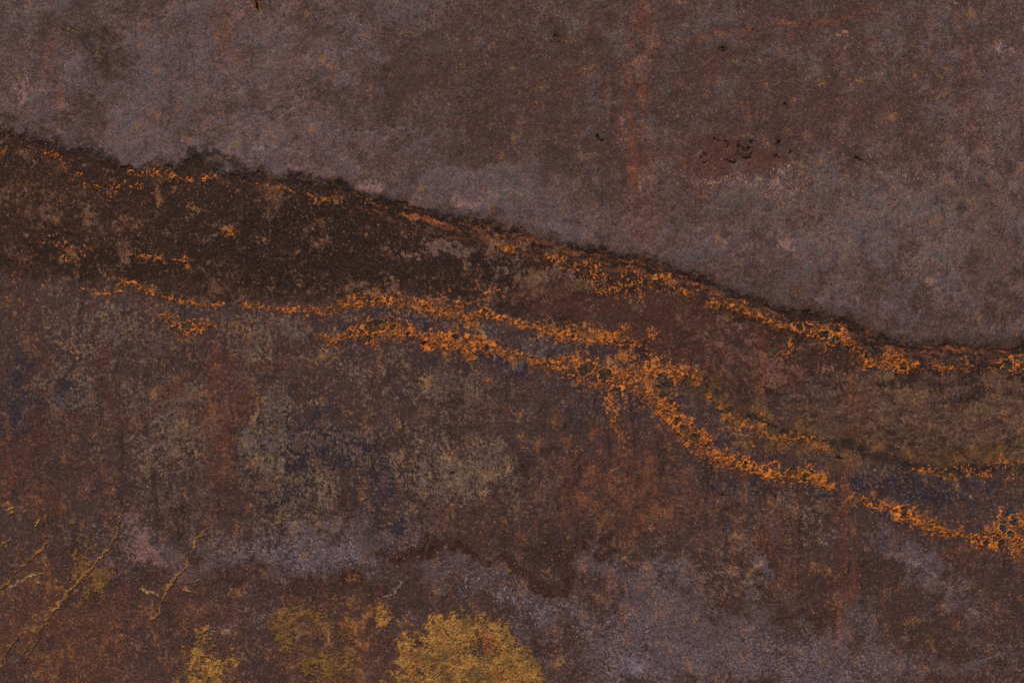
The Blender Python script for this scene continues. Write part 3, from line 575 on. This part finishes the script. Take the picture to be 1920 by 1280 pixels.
# overall grain
C = (C - 64) * 1.08 + 62
lum = C.mean(-1, keepdims=True)
C = lum + (C - lum) * (.96 + .04 * bel[..., None] * 0)
gr = 1 + .075 * n_grain + .06 * n_grain2 + .06 * n_fine + .04 * n_mot
C = C * gr[..., None]
C = C * np.array([1.05, 1.0, .99], np.float32)
C = np.maximum(C, (20, 13, 13))
C = mix(C, (98, 60, 42), ss(1.1, 2.6, n_fine2 + .6 * n_grain2) * .28)
C = mix(C, (76, 86, 98), ss(1.3, 2.8, n_fine - .6 * n_grain2) * .30)

# ------------------------------------------------------------------ relief in px
Hh = 1.6 * nz(70, 120, 900, 1.8) + .45 * n_mid + .12 * n_mot + .05 * n_fine + .035 * n_grain
Hh += 1.4 * ss(8, -6, dE + 2 * n_e0) + 1.6 * ss(-24, 0, -np.abs(dE - 34)) * ss(1150, 1350, X)
Hh -= .5 * khm * bel * 0
Hh += 1.6 * ss(.1, .9, halo) * (.4 + .6 * ss(-1, 1, n_mot))
Hh -= 4.5 * pit + 2.0 * ss(.4, .9, tl)
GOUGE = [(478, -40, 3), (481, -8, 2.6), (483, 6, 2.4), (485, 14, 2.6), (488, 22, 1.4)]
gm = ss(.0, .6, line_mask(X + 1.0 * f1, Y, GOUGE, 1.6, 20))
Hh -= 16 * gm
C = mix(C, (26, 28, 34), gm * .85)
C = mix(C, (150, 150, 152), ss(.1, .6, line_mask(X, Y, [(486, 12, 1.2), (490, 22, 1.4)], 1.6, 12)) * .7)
for pts, k, w in [([(490, 240, 1), (560, 192, 1), (640, 172, 1)], -.5, 1.5), ([(770, 235, 1), (900, 208, 1), (1100, 150, 1)], -.4, 1.5)]:
    Hh += k * ss(0, .7, line_mask(XS, YS, pts, 1.5, 16))
gloss = np.clip(.25 + .45 * m * 0 + .35 * up * (m * 0 + 1) * ss(.2, 1., g) + .35 * mvm * bel + .5 * pit, 0, 1)


# ------------------------------------------------------------------ materials
def nodes(mat):
    mat.use_nodes = True
    t = mat.node_tree
    t.nodes.clear()
    return t, t.nodes, t.links


def make_plate_material():
    mat = bpy.data.materials.new('weathered_rusty_steel')
    t, n, l = nodes(mat)
    out = n.new('ShaderNodeOutputMaterial'); p = n.new('ShaderNodeBsdfPrincipled')
    l.new(p.outputs[0], out.inputs[0])
    at = n.new('ShaderNodeAttribute'); at.attribute_name = 'stain'
    ag = n.new('ShaderNodeAttribute'); ag.attribute_name = 'gloss'
    tc = n.new('ShaderNodeTexCoord')
    # grain finer than the mesh
    n1 = n.new('ShaderNodeTexNoise'); n1.inputs['Scale'].default_value = 420; n1.inputs['Detail'].default_value = 5; n1.inputs['Roughness'].default_value = .7
    n2 = n.new('ShaderNodeTexNoise'); n2.inputs['Scale'].default_value = 160; n2.inputs['Detail'].default_value = 6; n2.inputs['Roughness'].default_value = .75
    v1 = n.new('ShaderNodeTexVoronoi'); v1.inputs['Scale'].default_value = 330
    for k in (n1, n2, v1):
        l.new(tc.outputs['Object'], k.inputs['Vector'])
    mr = n.new('ShaderNodeMapRange'); mr.inputs[1].default_value = .3; mr.inputs[2].default_value = .7; mr.inputs[3].default_value = .7; mr.inputs[4].default_value = 1.3
    l.new(n1.outputs['Fac'], mr.inputs[0])
    mu = n.new('ShaderNodeMix'); mu.data_type = 'RGBA'; mu.blend_type = 'MULTIPLY'; mu.inputs[0].default_value = 1
    l.new(at.outputs['Color'], mu.inputs[6]); l.new(mr.outputs[0], mu.inputs[7])
    # scattered iron red and grey blue grains
    r1 = n.new('ShaderNodeMapRange'); r1.inputs[1].default_value = .60; r1.inputs[2].default_value = .70; r1.inputs[4].default_value = .22
    l.new(n2.outputs['Fac'], r1.inputs[0])
    m1 = n.new('ShaderNodeMix'); m1.data_type = 'RGBA'
    l.new(r1.outputs[0], m1.inputs[0]); l.new(mu.outputs[2], m1.inputs[6]); m1.inputs[7].default_value = (.115, .045, .024, 1)
    r2 = n.new('ShaderNodeMapRange'); r2.inputs[1].default_value = .40; r2.inputs[2].default_value = .31; r2.inputs[4].default_value = .12
    l.new(n2.outputs['Fac'], r2.inputs[0])
    m2 = n.new('ShaderNodeMix'); m2.data_type = 'RGBA'
    l.new(r2.outputs[0], m2.inputs[0]); l.new(m1.outputs[2], m2.inputs[6]); m2.inputs[7].default_value = (.07, .075, .09, 1)
    l.new(m2.outputs[2], p.inputs['Base Color'])
    rr_ = n.new('ShaderNodeMapRange'); rr_.inputs[3].default_value = .88; rr_.inputs[4].default_value = .48
    l.new(ag.outputs['Fac'], rr_.inputs[0]); l.new(rr_.outputs[0], p.inputs['Roughness'])
    p.inputs['Specular IOR Level'].default_value = .26
    b1 = n.new('ShaderNodeBump'); b1.inputs['Strength'].default_value = .26; b1.inputs['Distance'].default_value = .0008
    ad = n.new('ShaderNodeMath'); ad.operation = 'ADD'
    l.new(n1.outputs['Fac'], ad.inputs[0]); l.new(v1.outputs['Distance'], ad.inputs[1])
    l.new(ad.outputs[0], b1.inputs['Height']); l.new(b1.outputs[0], p.inputs['Normal'])
    return mat


def make_crust_material(name, a, b, c, rough=.95, scale=140, tone=.35):
    mat = bpy.data.materials.new(name)
    t, n, l = nodes(mat)
    out = n.new('ShaderNodeOutputMaterial'); p = n.new('ShaderNodeBsdfPrincipled')
    l.new(p.outputs[0], out.inputs[0])
    tc = n.new('ShaderNodeTexCoord')
    n1 = n.new('ShaderNodeTexNoise'); n1.inputs['Scale'].default_value = scale; n1.inputs['Detail'].default_value = 5; n1.inputs['Roughness'].default_value = .7
    n2 = n.new('ShaderNodeTexNoise'); n2.inputs['Scale'].default_value = 30; n2.inputs['Detail'].default_value = 5
    l.new(tc.outputs['Object'], n1.inputs['Vector']); l.new(tc.outputs['Object'], n2.inputs['Vector'])
    def k(c_): return tuple(float(v) for v in lin(np.array(c_, float)) / GAIN) + (1,)
    cr = n.new('ShaderNodeValToRGB')
    cr.color_ramp.elements[0].position = .34; cr.color_ramp.elements[0].color = k(a)
    cr.color_ramp.elements[1].position = .64; cr.color_ramp.elements[1].color = k(c)
    e_ = cr.color_ramp.elements.new(.48); e_.color = k(b)
    l.new(n1.outputs['Fac'], cr.inputs[0])
    mr = n.new('ShaderNodeMapRange'); mr.inputs[1].default_value = .35; mr.inputs[2].default_value = .65; mr.inputs[3].default_value = .72; mr.inputs[4].default_value = 1.12
    l.new(n2.outputs['Fac'], mr.inputs[0])
    mu = n.new('ShaderNodeMix'); mu.data_type = 'RGBA'; mu.blend_type = 'MULTIPLY'; mu.inputs[0].default_value = 1
    l.new(cr.outputs[0], mu.inputs[6]); l.new(mr.outputs[0], mu.inputs[7])
    n3 = n.new('ShaderNodeTexNoise'); n3.inputs['Scale'].default_value = 26; n3.inputs['Detail'].default_value = 6; n3.inputs['Roughness'].default_value = .65
    l.new(tc.outputs['Object'], n3.inputs['Vector'])
    m3 = n.new('ShaderNodeMapRange'); m3.inputs[1].default_value = .48; m3.inputs[2].default_value = .66; m3.inputs[4].default_value = tone
    l.new(n3.outputs['Fac'], m3.inputs[0])
    mx = n.new('ShaderNodeMix'); mx.data_type = 'RGBA'
    l.new(m3.outputs[0], mx.inputs[0]); l.new(mu.outputs[2], mx.inputs[6]); mx.inputs[7].default_value = k((86, 70, 46))
    l.new(mx.outputs[2], p.inputs['Base Color'])
    p.inputs['Roughness'].default_value = rough
    p.inputs['Specular IOR Level'].default_value = .2
    bm_ = n.new('ShaderNodeBump'); bm_.inputs['Strength'].default_value = .5; bm_.inputs['Distance'].default_value = .001
    l.new(n1.outputs['Fac'], bm_.inputs['Height']); l.new(bm_.outputs[0], p.inputs['Normal'])
    return mat


M_PLATE = make_plate_material()
M_ORANGE = make_crust_material('orange_rust', (150, 84, 36), (198, 110, 44), (220, 130, 54), tone=.6)
M_OCHRE_SEAM = make_crust_material('ochre_orange_rust', (128, 84, 40), (172, 102, 44), (196, 122, 56))
M_OCHRE = make_crust_material('ochre_deposit', (84, 60, 38), (152, 106, 54), (198, 144, 76), scale=230, tone=.85)
M_OLIVE = make_crust_material('olive_ochre_deposit', (84, 60, 38), (120, 84, 46), (148, 106, 60), scale=200, tone=.7)
M_VEIN = make_crust_material('yellow_brown_vein', (112, 76, 44), (144, 100, 56), (162, 116, 68))
M_RUSTSCAR = make_crust_material('red_rust_scar', (108, 68, 42), (138, 84, 48), (164, 102, 58))


# ------------------------------------------------------------------ mesh builders
def link(name, me, parent, mat):
    o = bpy.data.objects.new(name, me)
    COL.objects.link(o)
    if parent:
        o.parent = parent
    me.materials.append(mat)
    return o


def quads_mesh(name, co, quads):
    me = bpy.data.meshes.new(name)
    me.vertices.add(len(co)); me.vertices.foreach_set('co', co.astype(np.float32).ravel())
    nq = len(quads)
    me.loops.add(nq * 4); me.loops.foreach_set('vertex_index', quads.astype(np.int32).ravel())
    me.polygons.add(nq)
    me.polygons.foreach_set('loop_start', np.arange(0, nq * 4, 4, dtype=np.int32))
    me.update(calc_edges=True)
    me.polygons.foreach_set('use_smooth', np.ones(nq, bool))
    me.validate()
    return me


def world_pos(x, y, h):
    """px on the plate and height in px towards the viewer -> metres, plate origin at its foot"""
    return np.stack([(x - 960) * PXM, -h * PXM, (640 - y) * PXM], -1)


root = bpy.data.objects.new('rusty_steel_plate', None)
COL.objects.link(root)
root.location = (0, 0, ZC)
root['label'] = 'weathered dark brown steel plate with orange rust webs and ochre patches, filling the view'
root['category'] = 'metal plate'

h, w = G.shape
co = world_pos(X, Y, Hh).reshape(-1, 3)
idx = np.arange(h * w).reshape(h, w)
q = np.stack([idx[:-1, :-1], idx[1:, :-1], idx[1:, 1:], idx[:-1, 1:]], -1).reshape(-1, 4)
# thickness: rim and back sheet, 12 mm behind
ring = np.concatenate([idx[0, :-1], idx[:-1, -1], idx[-1, :0:-1], idx[:0:-1, 0]])
nb = len(co)
back = co[ring].copy(); back[:, 1] = .012
co2 = np.concatenate([co, back, np.array([[0, .012, 0]])])
bi = nb + np.arange(len(ring)); bj = np.roll(bi, -1); rj = np.roll(ring, -1)
rim = np.stack([ring, rj, bj, bi], -1)
cx = np.full(len(ring), nb + len(ring))
me = quads_mesh('sheet', co2, np.concatenate([q, rim]))
albedo = np.clip(lin(C) / GAIN, 0.004, .9)
col4 = np.ones((len(co2), 4), np.float32)
col4[:nb, :3] = albedo.reshape(-1, 3)
col4[nb:, :3] = (.07, .04, .03)
ca = me.color_attributes.new('stain', 'FLOAT_COLOR', 'POINT')
ca.data.foreach_set('color', col4.ravel())
ga = me.attributes.new('gloss', 'FLOAT', 'POINT')
gl = np.zeros(len(co2), np.float32); gl[:nb] = gloss.ravel()
ga.data.foreach_set('value', gl)
sheet = link('sheet', me, root, M_PLATE)
backme = quads_mesh('back_face', np.array([[co[:, 0].min(), .012, co[:, 2].min()], [co[:, 0].max(), .012, co[:, 2].min()], [co[:, 0].max(), .012, co[:, 2].max()], [co[:, 0].min(), .012, co[:, 2].max()]]), np.array([[0, 1, 2, 3]]))
link('back_face', backme, root, M_VEIN)


def sample(F, x, y):
    u = np.clip((x - X0) / STEP, 0, F.shape[1] - 1.001); v = np.clip((y - Y0) / STEP, 0, F.shape[0] - 1.001)
    i = u.astype(int); j = v.astype(int); fu = u - i; fv = v - j
    return (F[j, i] * (1 - fu) + F[j, i + 1] * fu) * (1 - fv) + (F[j + 1, i] * (1 - fu) + F[j + 1, i + 1] * fu) * fv


def shell(name, g_, m, relief, mat, label=None, lo=.38, base=1.0):
    """crust lying on the plate: the field m crosses .5 where the crust meets the plate"""
    hs = sample(Hh, g_.X, g_.Y)
    z = hs + np.clip((m - .5) * 10, -2.0, base) + relief * np.clip(m - .5, 0, 1.2)
    keep = np.maximum(np.maximum(m[:-1, :-1], m[1:, :-1]), np.maximum(m[1:, 1:], m[:-1, 1:])) > lo
    if keep.sum() < 6:
        return None
    hh, ww = g_.shape
    ix = np.arange(hh * ww).reshape(hh, ww)
    qq = np.stack([ix[:-1, :-1][keep], ix[1:, :-1][keep], ix[1:, 1:][keep], ix[:-1, 1:][keep]], -1)
    used, inv = np.unique(qq, return_inverse=True)
    cc = world_pos(g_.X, g_.Y, z).reshape(-1, 3)[used]
    me = quads_mesh(name, cc, inv.reshape(-1, 4))
    o = link(name, me, root, mat)
    if label:
        o['label'] = label
    return o


def voronoi(U, V, seed):
    """F1, F2 of a jittered lattice with unit cells"""
    iu = np.floor(U).astype(np.int64); iv = np.floor(V).astype(np.int64)
    F1 = np.full(U.shape, 9.0); F2 = np.full(U.shape, 9.0)
    for a in (-1, 0, 1):
        for b in (-1, 0, 1):
            cu, cv = iu + a, iv + b
            hsh = (cu * 374761393 + cv * 668265263 + seed * 1442695041) & 0x7fffffff
            hsh = ((hsh ^ (hsh >> 13)) * 1274126177) & 0x7fffffff
            r1 = ((hsh ^ (hsh >> 16)) & 0xffff) / 65535.0
            hsh2 = (hsh * 48271 + 12345) & 0x7fffffff
            r2 = ((hsh2 ^ (hsh2 >> 11)) & 0xffff) / 65535.0
            d_ = np.hypot(U - (cu + .08 + .84 * r1), V - (cv + .08 + .84 * r2))
            m_ = d_ < F1
            F2 = np.where(m_, F1, np.minimum(F2, d_)); F1 = np.where(m_, d_, F1)
    return F1, F2


# ------------------------------------------------------------------ orange crusts


def rings(xx, yy, web, a2):
    for cx_, cy_, rx, ry, ang in RINGS:
        if cx_ < xx.min() or cx_ > xx.max() or cy_ < yy.min() or cy_ > yy.max():
            continue
        c, s = math.cos(math.radians(ang)), math.sin(math.radians(ang))
        u = ((xx - cx_) * c + (yy - cy_) * s) / rx; v = (-(xx - cx_) * s + (yy - cy_) * c) / ry
        r = np.sqrt(u * u + v * v)
        d_ = np.abs(r - 1) * min(rx, ry)
        web = web * (1 - .9 * ss(.98, .8, r)) * (1 - .35 * ss(1.6, 1.2, r))
        web = np.maximum(web, 1.1 - .5 * d_ / np.clip(1.3 + .35 * a2, .8, 2.1))
    return web


for k, (nm, pts, cs, lean, dens) in enumerate(SEAMS):
    pad = max(p[2] for p in pts) + 18
    gx0 = max(X0 + 2, min(p[0] for p in pts) - pad); gx1 = min(X1 - 2, max(p[0] for p in pts) + pad)
    gy0 = min(p[1] for p in pts) - pad; gy1 = max(p[1] for p in pts) + pad
    g_ = Grid(gx0, gx1, gy0, gy1, 0.75)
    a1, a2 = g_.noise(500 + k, 5, 40, 1.2), g_.noise(600 + k, 5, 40, 1.2)
    a3, a4 = g_.noise(700 + k, 4, 24, 1.3), g_.noise(800 + k, 2.2, 9, .6)
    xx = g_.X + 2.2 * a1; yy = g_.Y + 2.2 * a2
    D, T = dist_poly(xx, yy, pts, 80)
    wd = poly_val(T, [p[2] for p in pts])
    band = 1 - (D + 0.16 * wd * a1 + .12 * wd * a3) / (wd * 1.1)
    # cells lean up to the right, as on the plate
    th = -0.95 * lean
    c_, s_ = math.cos(th), math.sin(th)
    st = 1 + .9 * lean
    cs = cs * 1.45
    U = (xx * c_ + yy * s_) / (cs * st); V = (-xx * s_ + yy * c_) / cs
    F1, F2 = voronoi(U, V, k + 3)
    hw = np.clip(.9 + .28 * a2, .5, 1.7)                                 # thread half width in px
    r_a = 1.05 - .5 * (F2 - F1) * cs * .6 / np.maximum(hw, .5)
    G1, G2 = voronoi(U * 1.55 + 11 + .1 * a2, V * 1.55 + .1 * a1, k + 90)
    r_b = 1.0 - .5 * (G2 - G1) * cs / 1.55 * .6 / np.maximum(hw * .75, .4)
    # wiry loops: the zero lines of a leaning noise field
    wn1 = g_.noise(900 + k, 5.5, 22, .6, ax=.6, ay=1.0, ang=-.75)
    r_c = 1.0 - np.abs(wn1) * 2.1
    clot = g_.noise(950 + k, 5, 26, 1.0)
    web = np.maximum(r_a * ss(-1.6, -.4, a1 + .6 * clot), np.maximum(r_b * ss(-.9 - 1.2 * dens, .6 - 1.2 * dens, clot), r_c * ss(-.2, 1.4, -clot + .4 * a3)))
    web = np.maximum(web, (.06 + .30 * clot + .04 * a4 + .12 * dens))
    web = rings(xx, yy, web, a2)
    bl = g_.noise(970 + k, 8, 46, 1.0)
    gate = ss(-.02, .42, band + (.26 + .6 * max(0, .36 - dens)) * bl + .16 * a3 + .8 * (dens - .46) - .5 * max(0, .2 - dens))
    m_ = web * gate
    mat = M_OCHRE_SEAM if 'ochre' in nm or 'faint' in nm else M_ORANGE
    shell('rust_crust', g_, m_, .6, mat, nm, base=.8)


# ------------------------------------------------------------------ ochre deposits
def deposit(nm, ells, mat, thr, crack, seed, rough=.3, cut=None, fiss=()):
    xs0 = min(e[0] - 1.6 * max(e[2], e[3]) for e in ells); xs1 = max(e[0] + 1.6 * max(e[2], e[3]) for e in ells)
    ys0 = min(e[1] - 1.6 * max(e[2], e[3]) for e in ells); ys1 = max(e[1] + 1.6 * max(e[2], e[3]) for e in ells)
    g_ = Grid(xs0, xs1, ys0, min(ys1, Y1 - 4), 1.0)
    a1, a2, a3 = g_.noise(seed, 8, 80, 1.3), g_.noise(seed + 1, 8, 80, 1.3), g_.noise(seed + 2, 2.5, 22, 1.0)
    a4 = g_.noise(seed + 3, 2, 6, .3)
    xx = g_.X + 4 * a1 + 1.4 * a3; yy = g_.Y + 4 * a2 + 1.4 * a3
    f = ell(xx, yy, ells)
    if cut:
        f = f - ell(xx, yy, cut)
    m_ = .5 + np.minimum(f - thr, .34) * 1.0 + rough * (.55 * a3 + .35 * a1 + .35 * a4)
    for pl in fiss:
        m_ = m_ - 1.2 * ss(0, .6, line_mask(xx, yy, pl, 2.0, 12))
    cr = np.abs(g_.noise(seed + 5, 2.5, 26, 1.0))
    m_ = m_ - crack * 1.3 * ss(.13, .0, cr) - .5 * ss(.9, 1.9, a3 * .8 + .6 * a4)
    return shell('ochre_deposit', g_, np.clip(m_, 0, 1.1), .5, mat, nm, base=.7)


deposit('largest golden ochre deposit, a lobed mound at the bottom', [(880, 1240, 70, 70, 0, 1.1), (835, 1180, 30, 26, 0, .9), (890, 1172, 34, 20, 0, .9), (935, 1195, 34, 24, 40, .9), (790, 1225, 34, 34, 0, .9), (960, 1250, 46, 40, 30, .7), (770, 1270, 26, 50, 0, .8), (990, 1270, 30, 36, 0, .5), (870, 1340, 150, 70, 0, 1.1), (830, 1250, 60, 40, 0, .4)],
        M_OCHRE, .50, .6, 910, .42, [(908, 1210, 17, 20, 20, .9), (845, 1240, 22, 14, 0, .75), (918, 1232, 16, 20, 0, .9), (905, 1190, 22, 6, 20, .7), (776, 1255, 8, 40, 0, .7), (870, 1272, 22, 14, 0, .7), (925, 1265, 14, 10, 0, .6), (800, 1248, 14, 30, 0, .35)],
        [[(880, 1203, 1), (888, 1214, 1.4), (897, 1226, 1.8), (906, 1242, 1.2)], [(830, 1180, .8), (850, 1200, 1.2), (880, 1206, .8)], [(858, 1228, .8), (862, 1238, .9), (860, 1250, .8)]])
deposit('ragged ochre deposit with a dark eye', [(535, 1165, 16, 30, 0, .9), (560, 1150, 30, 12, 0, .6), (600, 1140, 40, 14, 0, .75), (620, 1200, 18, 50, 0, .6), (530, 1190, 16, 22, 0, .8), (545, 1215, 10, 16, 20, .7), (590, 1230, 30, 30, 0, .7), (655, 1190, 16, 50, 0, .5), (590, 1262, 40, 24, 0, .8), (650, 1260, 30, 30, 0, .6)],
        M_OLIVE, .60, .6, 930, .55, [(580, 1190, 22, 20, 0, .8), (605, 1200, 14, 18, 0, .5)])
deposit('two lobed yellow ochre spot above the golden mound', [(717, 1140, 12, 14, 0, 1.), (724, 1160, 14, 14, 20, 1.), (705, 1150, 6, 16, 0, .5)], M_OCHRE, .55, .6, 950, .4)
deposit('patchy olive ochre deposit between the veins, upper part', [(160, 1015, 14, 12, 30, .9), (175, 1028, 10, 10, 0, .7)], M_OLIVE, .6, .6, 960, .45)
deposit('flower shaped olive ochre deposit crossed by the long vein', [(145, 1050, 16, 22, -20, .9), (140, 1080, 10, 24, 10, .8), (158, 1110, 10, 28, 0, 1.), (188, 1110, 14, 26, -10, 1.), (198, 1078, 16, 12, 40, .8), (160, 1060, 18, 12, 0, .7), (182, 1085, 12, 16, 0, .6)], M_OLIVE, .62, .6, 970, .5)
deposit('broken orange ochre deposit at the bottom left', [(385, 1215, 34, 40, 0, .7), (405, 1250, 40, 30, 0, .8), (375, 1190, 12, 20, 20, .6), (430, 1205, 10, 24, 0, .5), (360, 1260, 24, 26, 0, .7), (440, 1240, 8, 12, 0, .7), (400, 1300, 60, 30, 0, .8)], M_OCHRE, .72, .6, 980, .6)
deposit('small round tan deposit at the left edge', [(19, 952, 8, 8, 0, 1.)], M_OCHRE, .5, .2, 990, .12)
deposit('smaller tan deposit right of the round one', [(69, 979, 7, 6, 0, 1.)], M_OCHRE, .5, .2, 991, .14)
deposit('tiny tan deposit beside the shorter vein', [(352, 1108, 9, 5, 20, 1.), (346, 1104, 5, 4, 0, .6)], M_OCHRE, .5, .2, 992, .16)


# red scars inside the golden mound and cracks
def ridge(name, nm, pts, mat, jag=2.2, rel=1.0, seed=0, gap=.0):
    pad = 16
    g_ = Grid(min(p[0] for p in pts) - pad, max(p[0] for p in pts) + pad, min(p[1] for p in pts) - pad, min(Y1 - 3, max(p[1] for p in pts) + pad), .8)
    a1, a2 = g_.noise(seed, 8, 60, 1.2), g_.noise(seed + 1, 8, 60, 1.2)
    a3 = g_.noise(seed + 2, 2.2, 16, .9)
    D, T = dist_poly(g_.X + jag * a1 + .5 * a3, g_.Y + jag * a2 + .5 * a3, pts, 30)
    wd = poly_val(T, [p[2] for p in pts]) * np.clip(1 + .3 * a2, .85, 1.6)
    m_ = 1.0 - .5 * D / np.maximum(wd, .35) + .13 * a3 - gap * ss(.2, 1.4, a1)
    return shell(name, g_, np.clip(m_, 0, 1.1), rel, mat, nm, lo=.36, base=1.0)


ridge('vein', 'long branching yellow brown vein from the plum area down to the left', [(238, 934, .7), (230, 950, .9), (224, 962, .9), (221, 985, 1.), (214, 1008, 1.3), (205, 1025, 1.8), (190, 1042, 2.2), (172, 1060, 2.6), (155, 1082, 2.6), (138, 1098, 2.4), (122, 1118, 3.2), (108, 1136, 2.8), (98, 1150, 2.), (88, 1165, 1.6), (72, 1180, 1.8), (66, 1200, 1.2), (54, 1220, 1.), (48, 1240, .9)], M_VEIN, 1.9, 0.90, 1000)
ridge('vein', 'shorter yellow brown vein, second from the left, swelling in the middle', [(387, 990, .8), (378, 1003, 1.2), (366, 1018, 1.4), (360, 1032, 1.2), (352, 1050, 1.6), (348, 1062, 2.4), (336, 1074, 2.6), (326, 1086, 2.6), (316, 1100, 2.6), (308, 1118, 2.2), (300, 1138, 2.), (294, 1152, 1.6), (280, 1166, 1.1)], M_VEIN, 1.9, 0.90, 1010)
ridge('vein', 'short side vein off the swelling one', [(372, 1086, .8), (358, 1090, 1.2), (345, 1096, .8)], M_VEIN, 1.4, 0.68, 1020)
ridge('vein', 'orange brown vein at the left edge with a forked head', [(92, 1014, 1.1), (86, 1022, 2.2), (78, 1034, 2.6), (68, 1042, 1.8), (56, 1048, 1.1), (44, 1058, 1.1), (34, 1066, 1.6), (24, 1078, 2.2), (16, 1092, 2.4), (6, 1100, 2.2), (-12, 1110, 2)], M_VEIN, 2.4, 0.90, 1030)
ridge('vein', 'small hooked vein on the left frame edge', [(18, 1008, 1.), (10, 1012, 1.5), (4, 1026, 1.5), (2, 1042, 1.)], M_VEIN, 1.8, 0.90, 1040)
ridge('vein', 'thin dull vein in the bottom left corner', [(34, 1196, .8), (22, 1212, 1.2), (12, 1224, 1.1), (0, 1236, .9), (-14, 1250, .9)], M_OLIVE, 1.8, 0.63, 1050)
ridge('vein', 'thin bright orange vein running to the bottom edge', [(108, 1150, 1.), (114, 1166, 1.2), (121, 1190, 1.4), (128, 1212, 1.3), (136, 1225, 1.4), (140, 1245, 1.6), (144, 1270, 1.6), (146, 1300, 1.4)], M_RUSTSCAR, 1.9, 0.63, 1060, .25)
ridge('rust_scar', 'arched red rust scar inside the golden mound', [(890, 1192, 2), (900, 1186, 5), (918, 1192, 6), (930, 1205, 5), (934, 1214, 3)], M_RUSTSCAR, 3.6, 0.72, 1070, .3)
ridge('rust_scar', 'upright red rust scar on the left flank of the golden mound', [(786, 1216, 2), (778, 1230, 3.4), (774, 1250, 3.6), (776, 1275, 4), (778, 1300, 3)], M_RUSTSCAR, 3.6, 0.72, 1080, .2)
ridge('rust_scar', 'red rust scar low on the right of the golden mound', [(915, 1255, 2), (926, 1266, 6), (960, 1268, 4), (975, 1260, 2)], M_RUSTSCAR, 3.6, 0.72, 1090, .4)
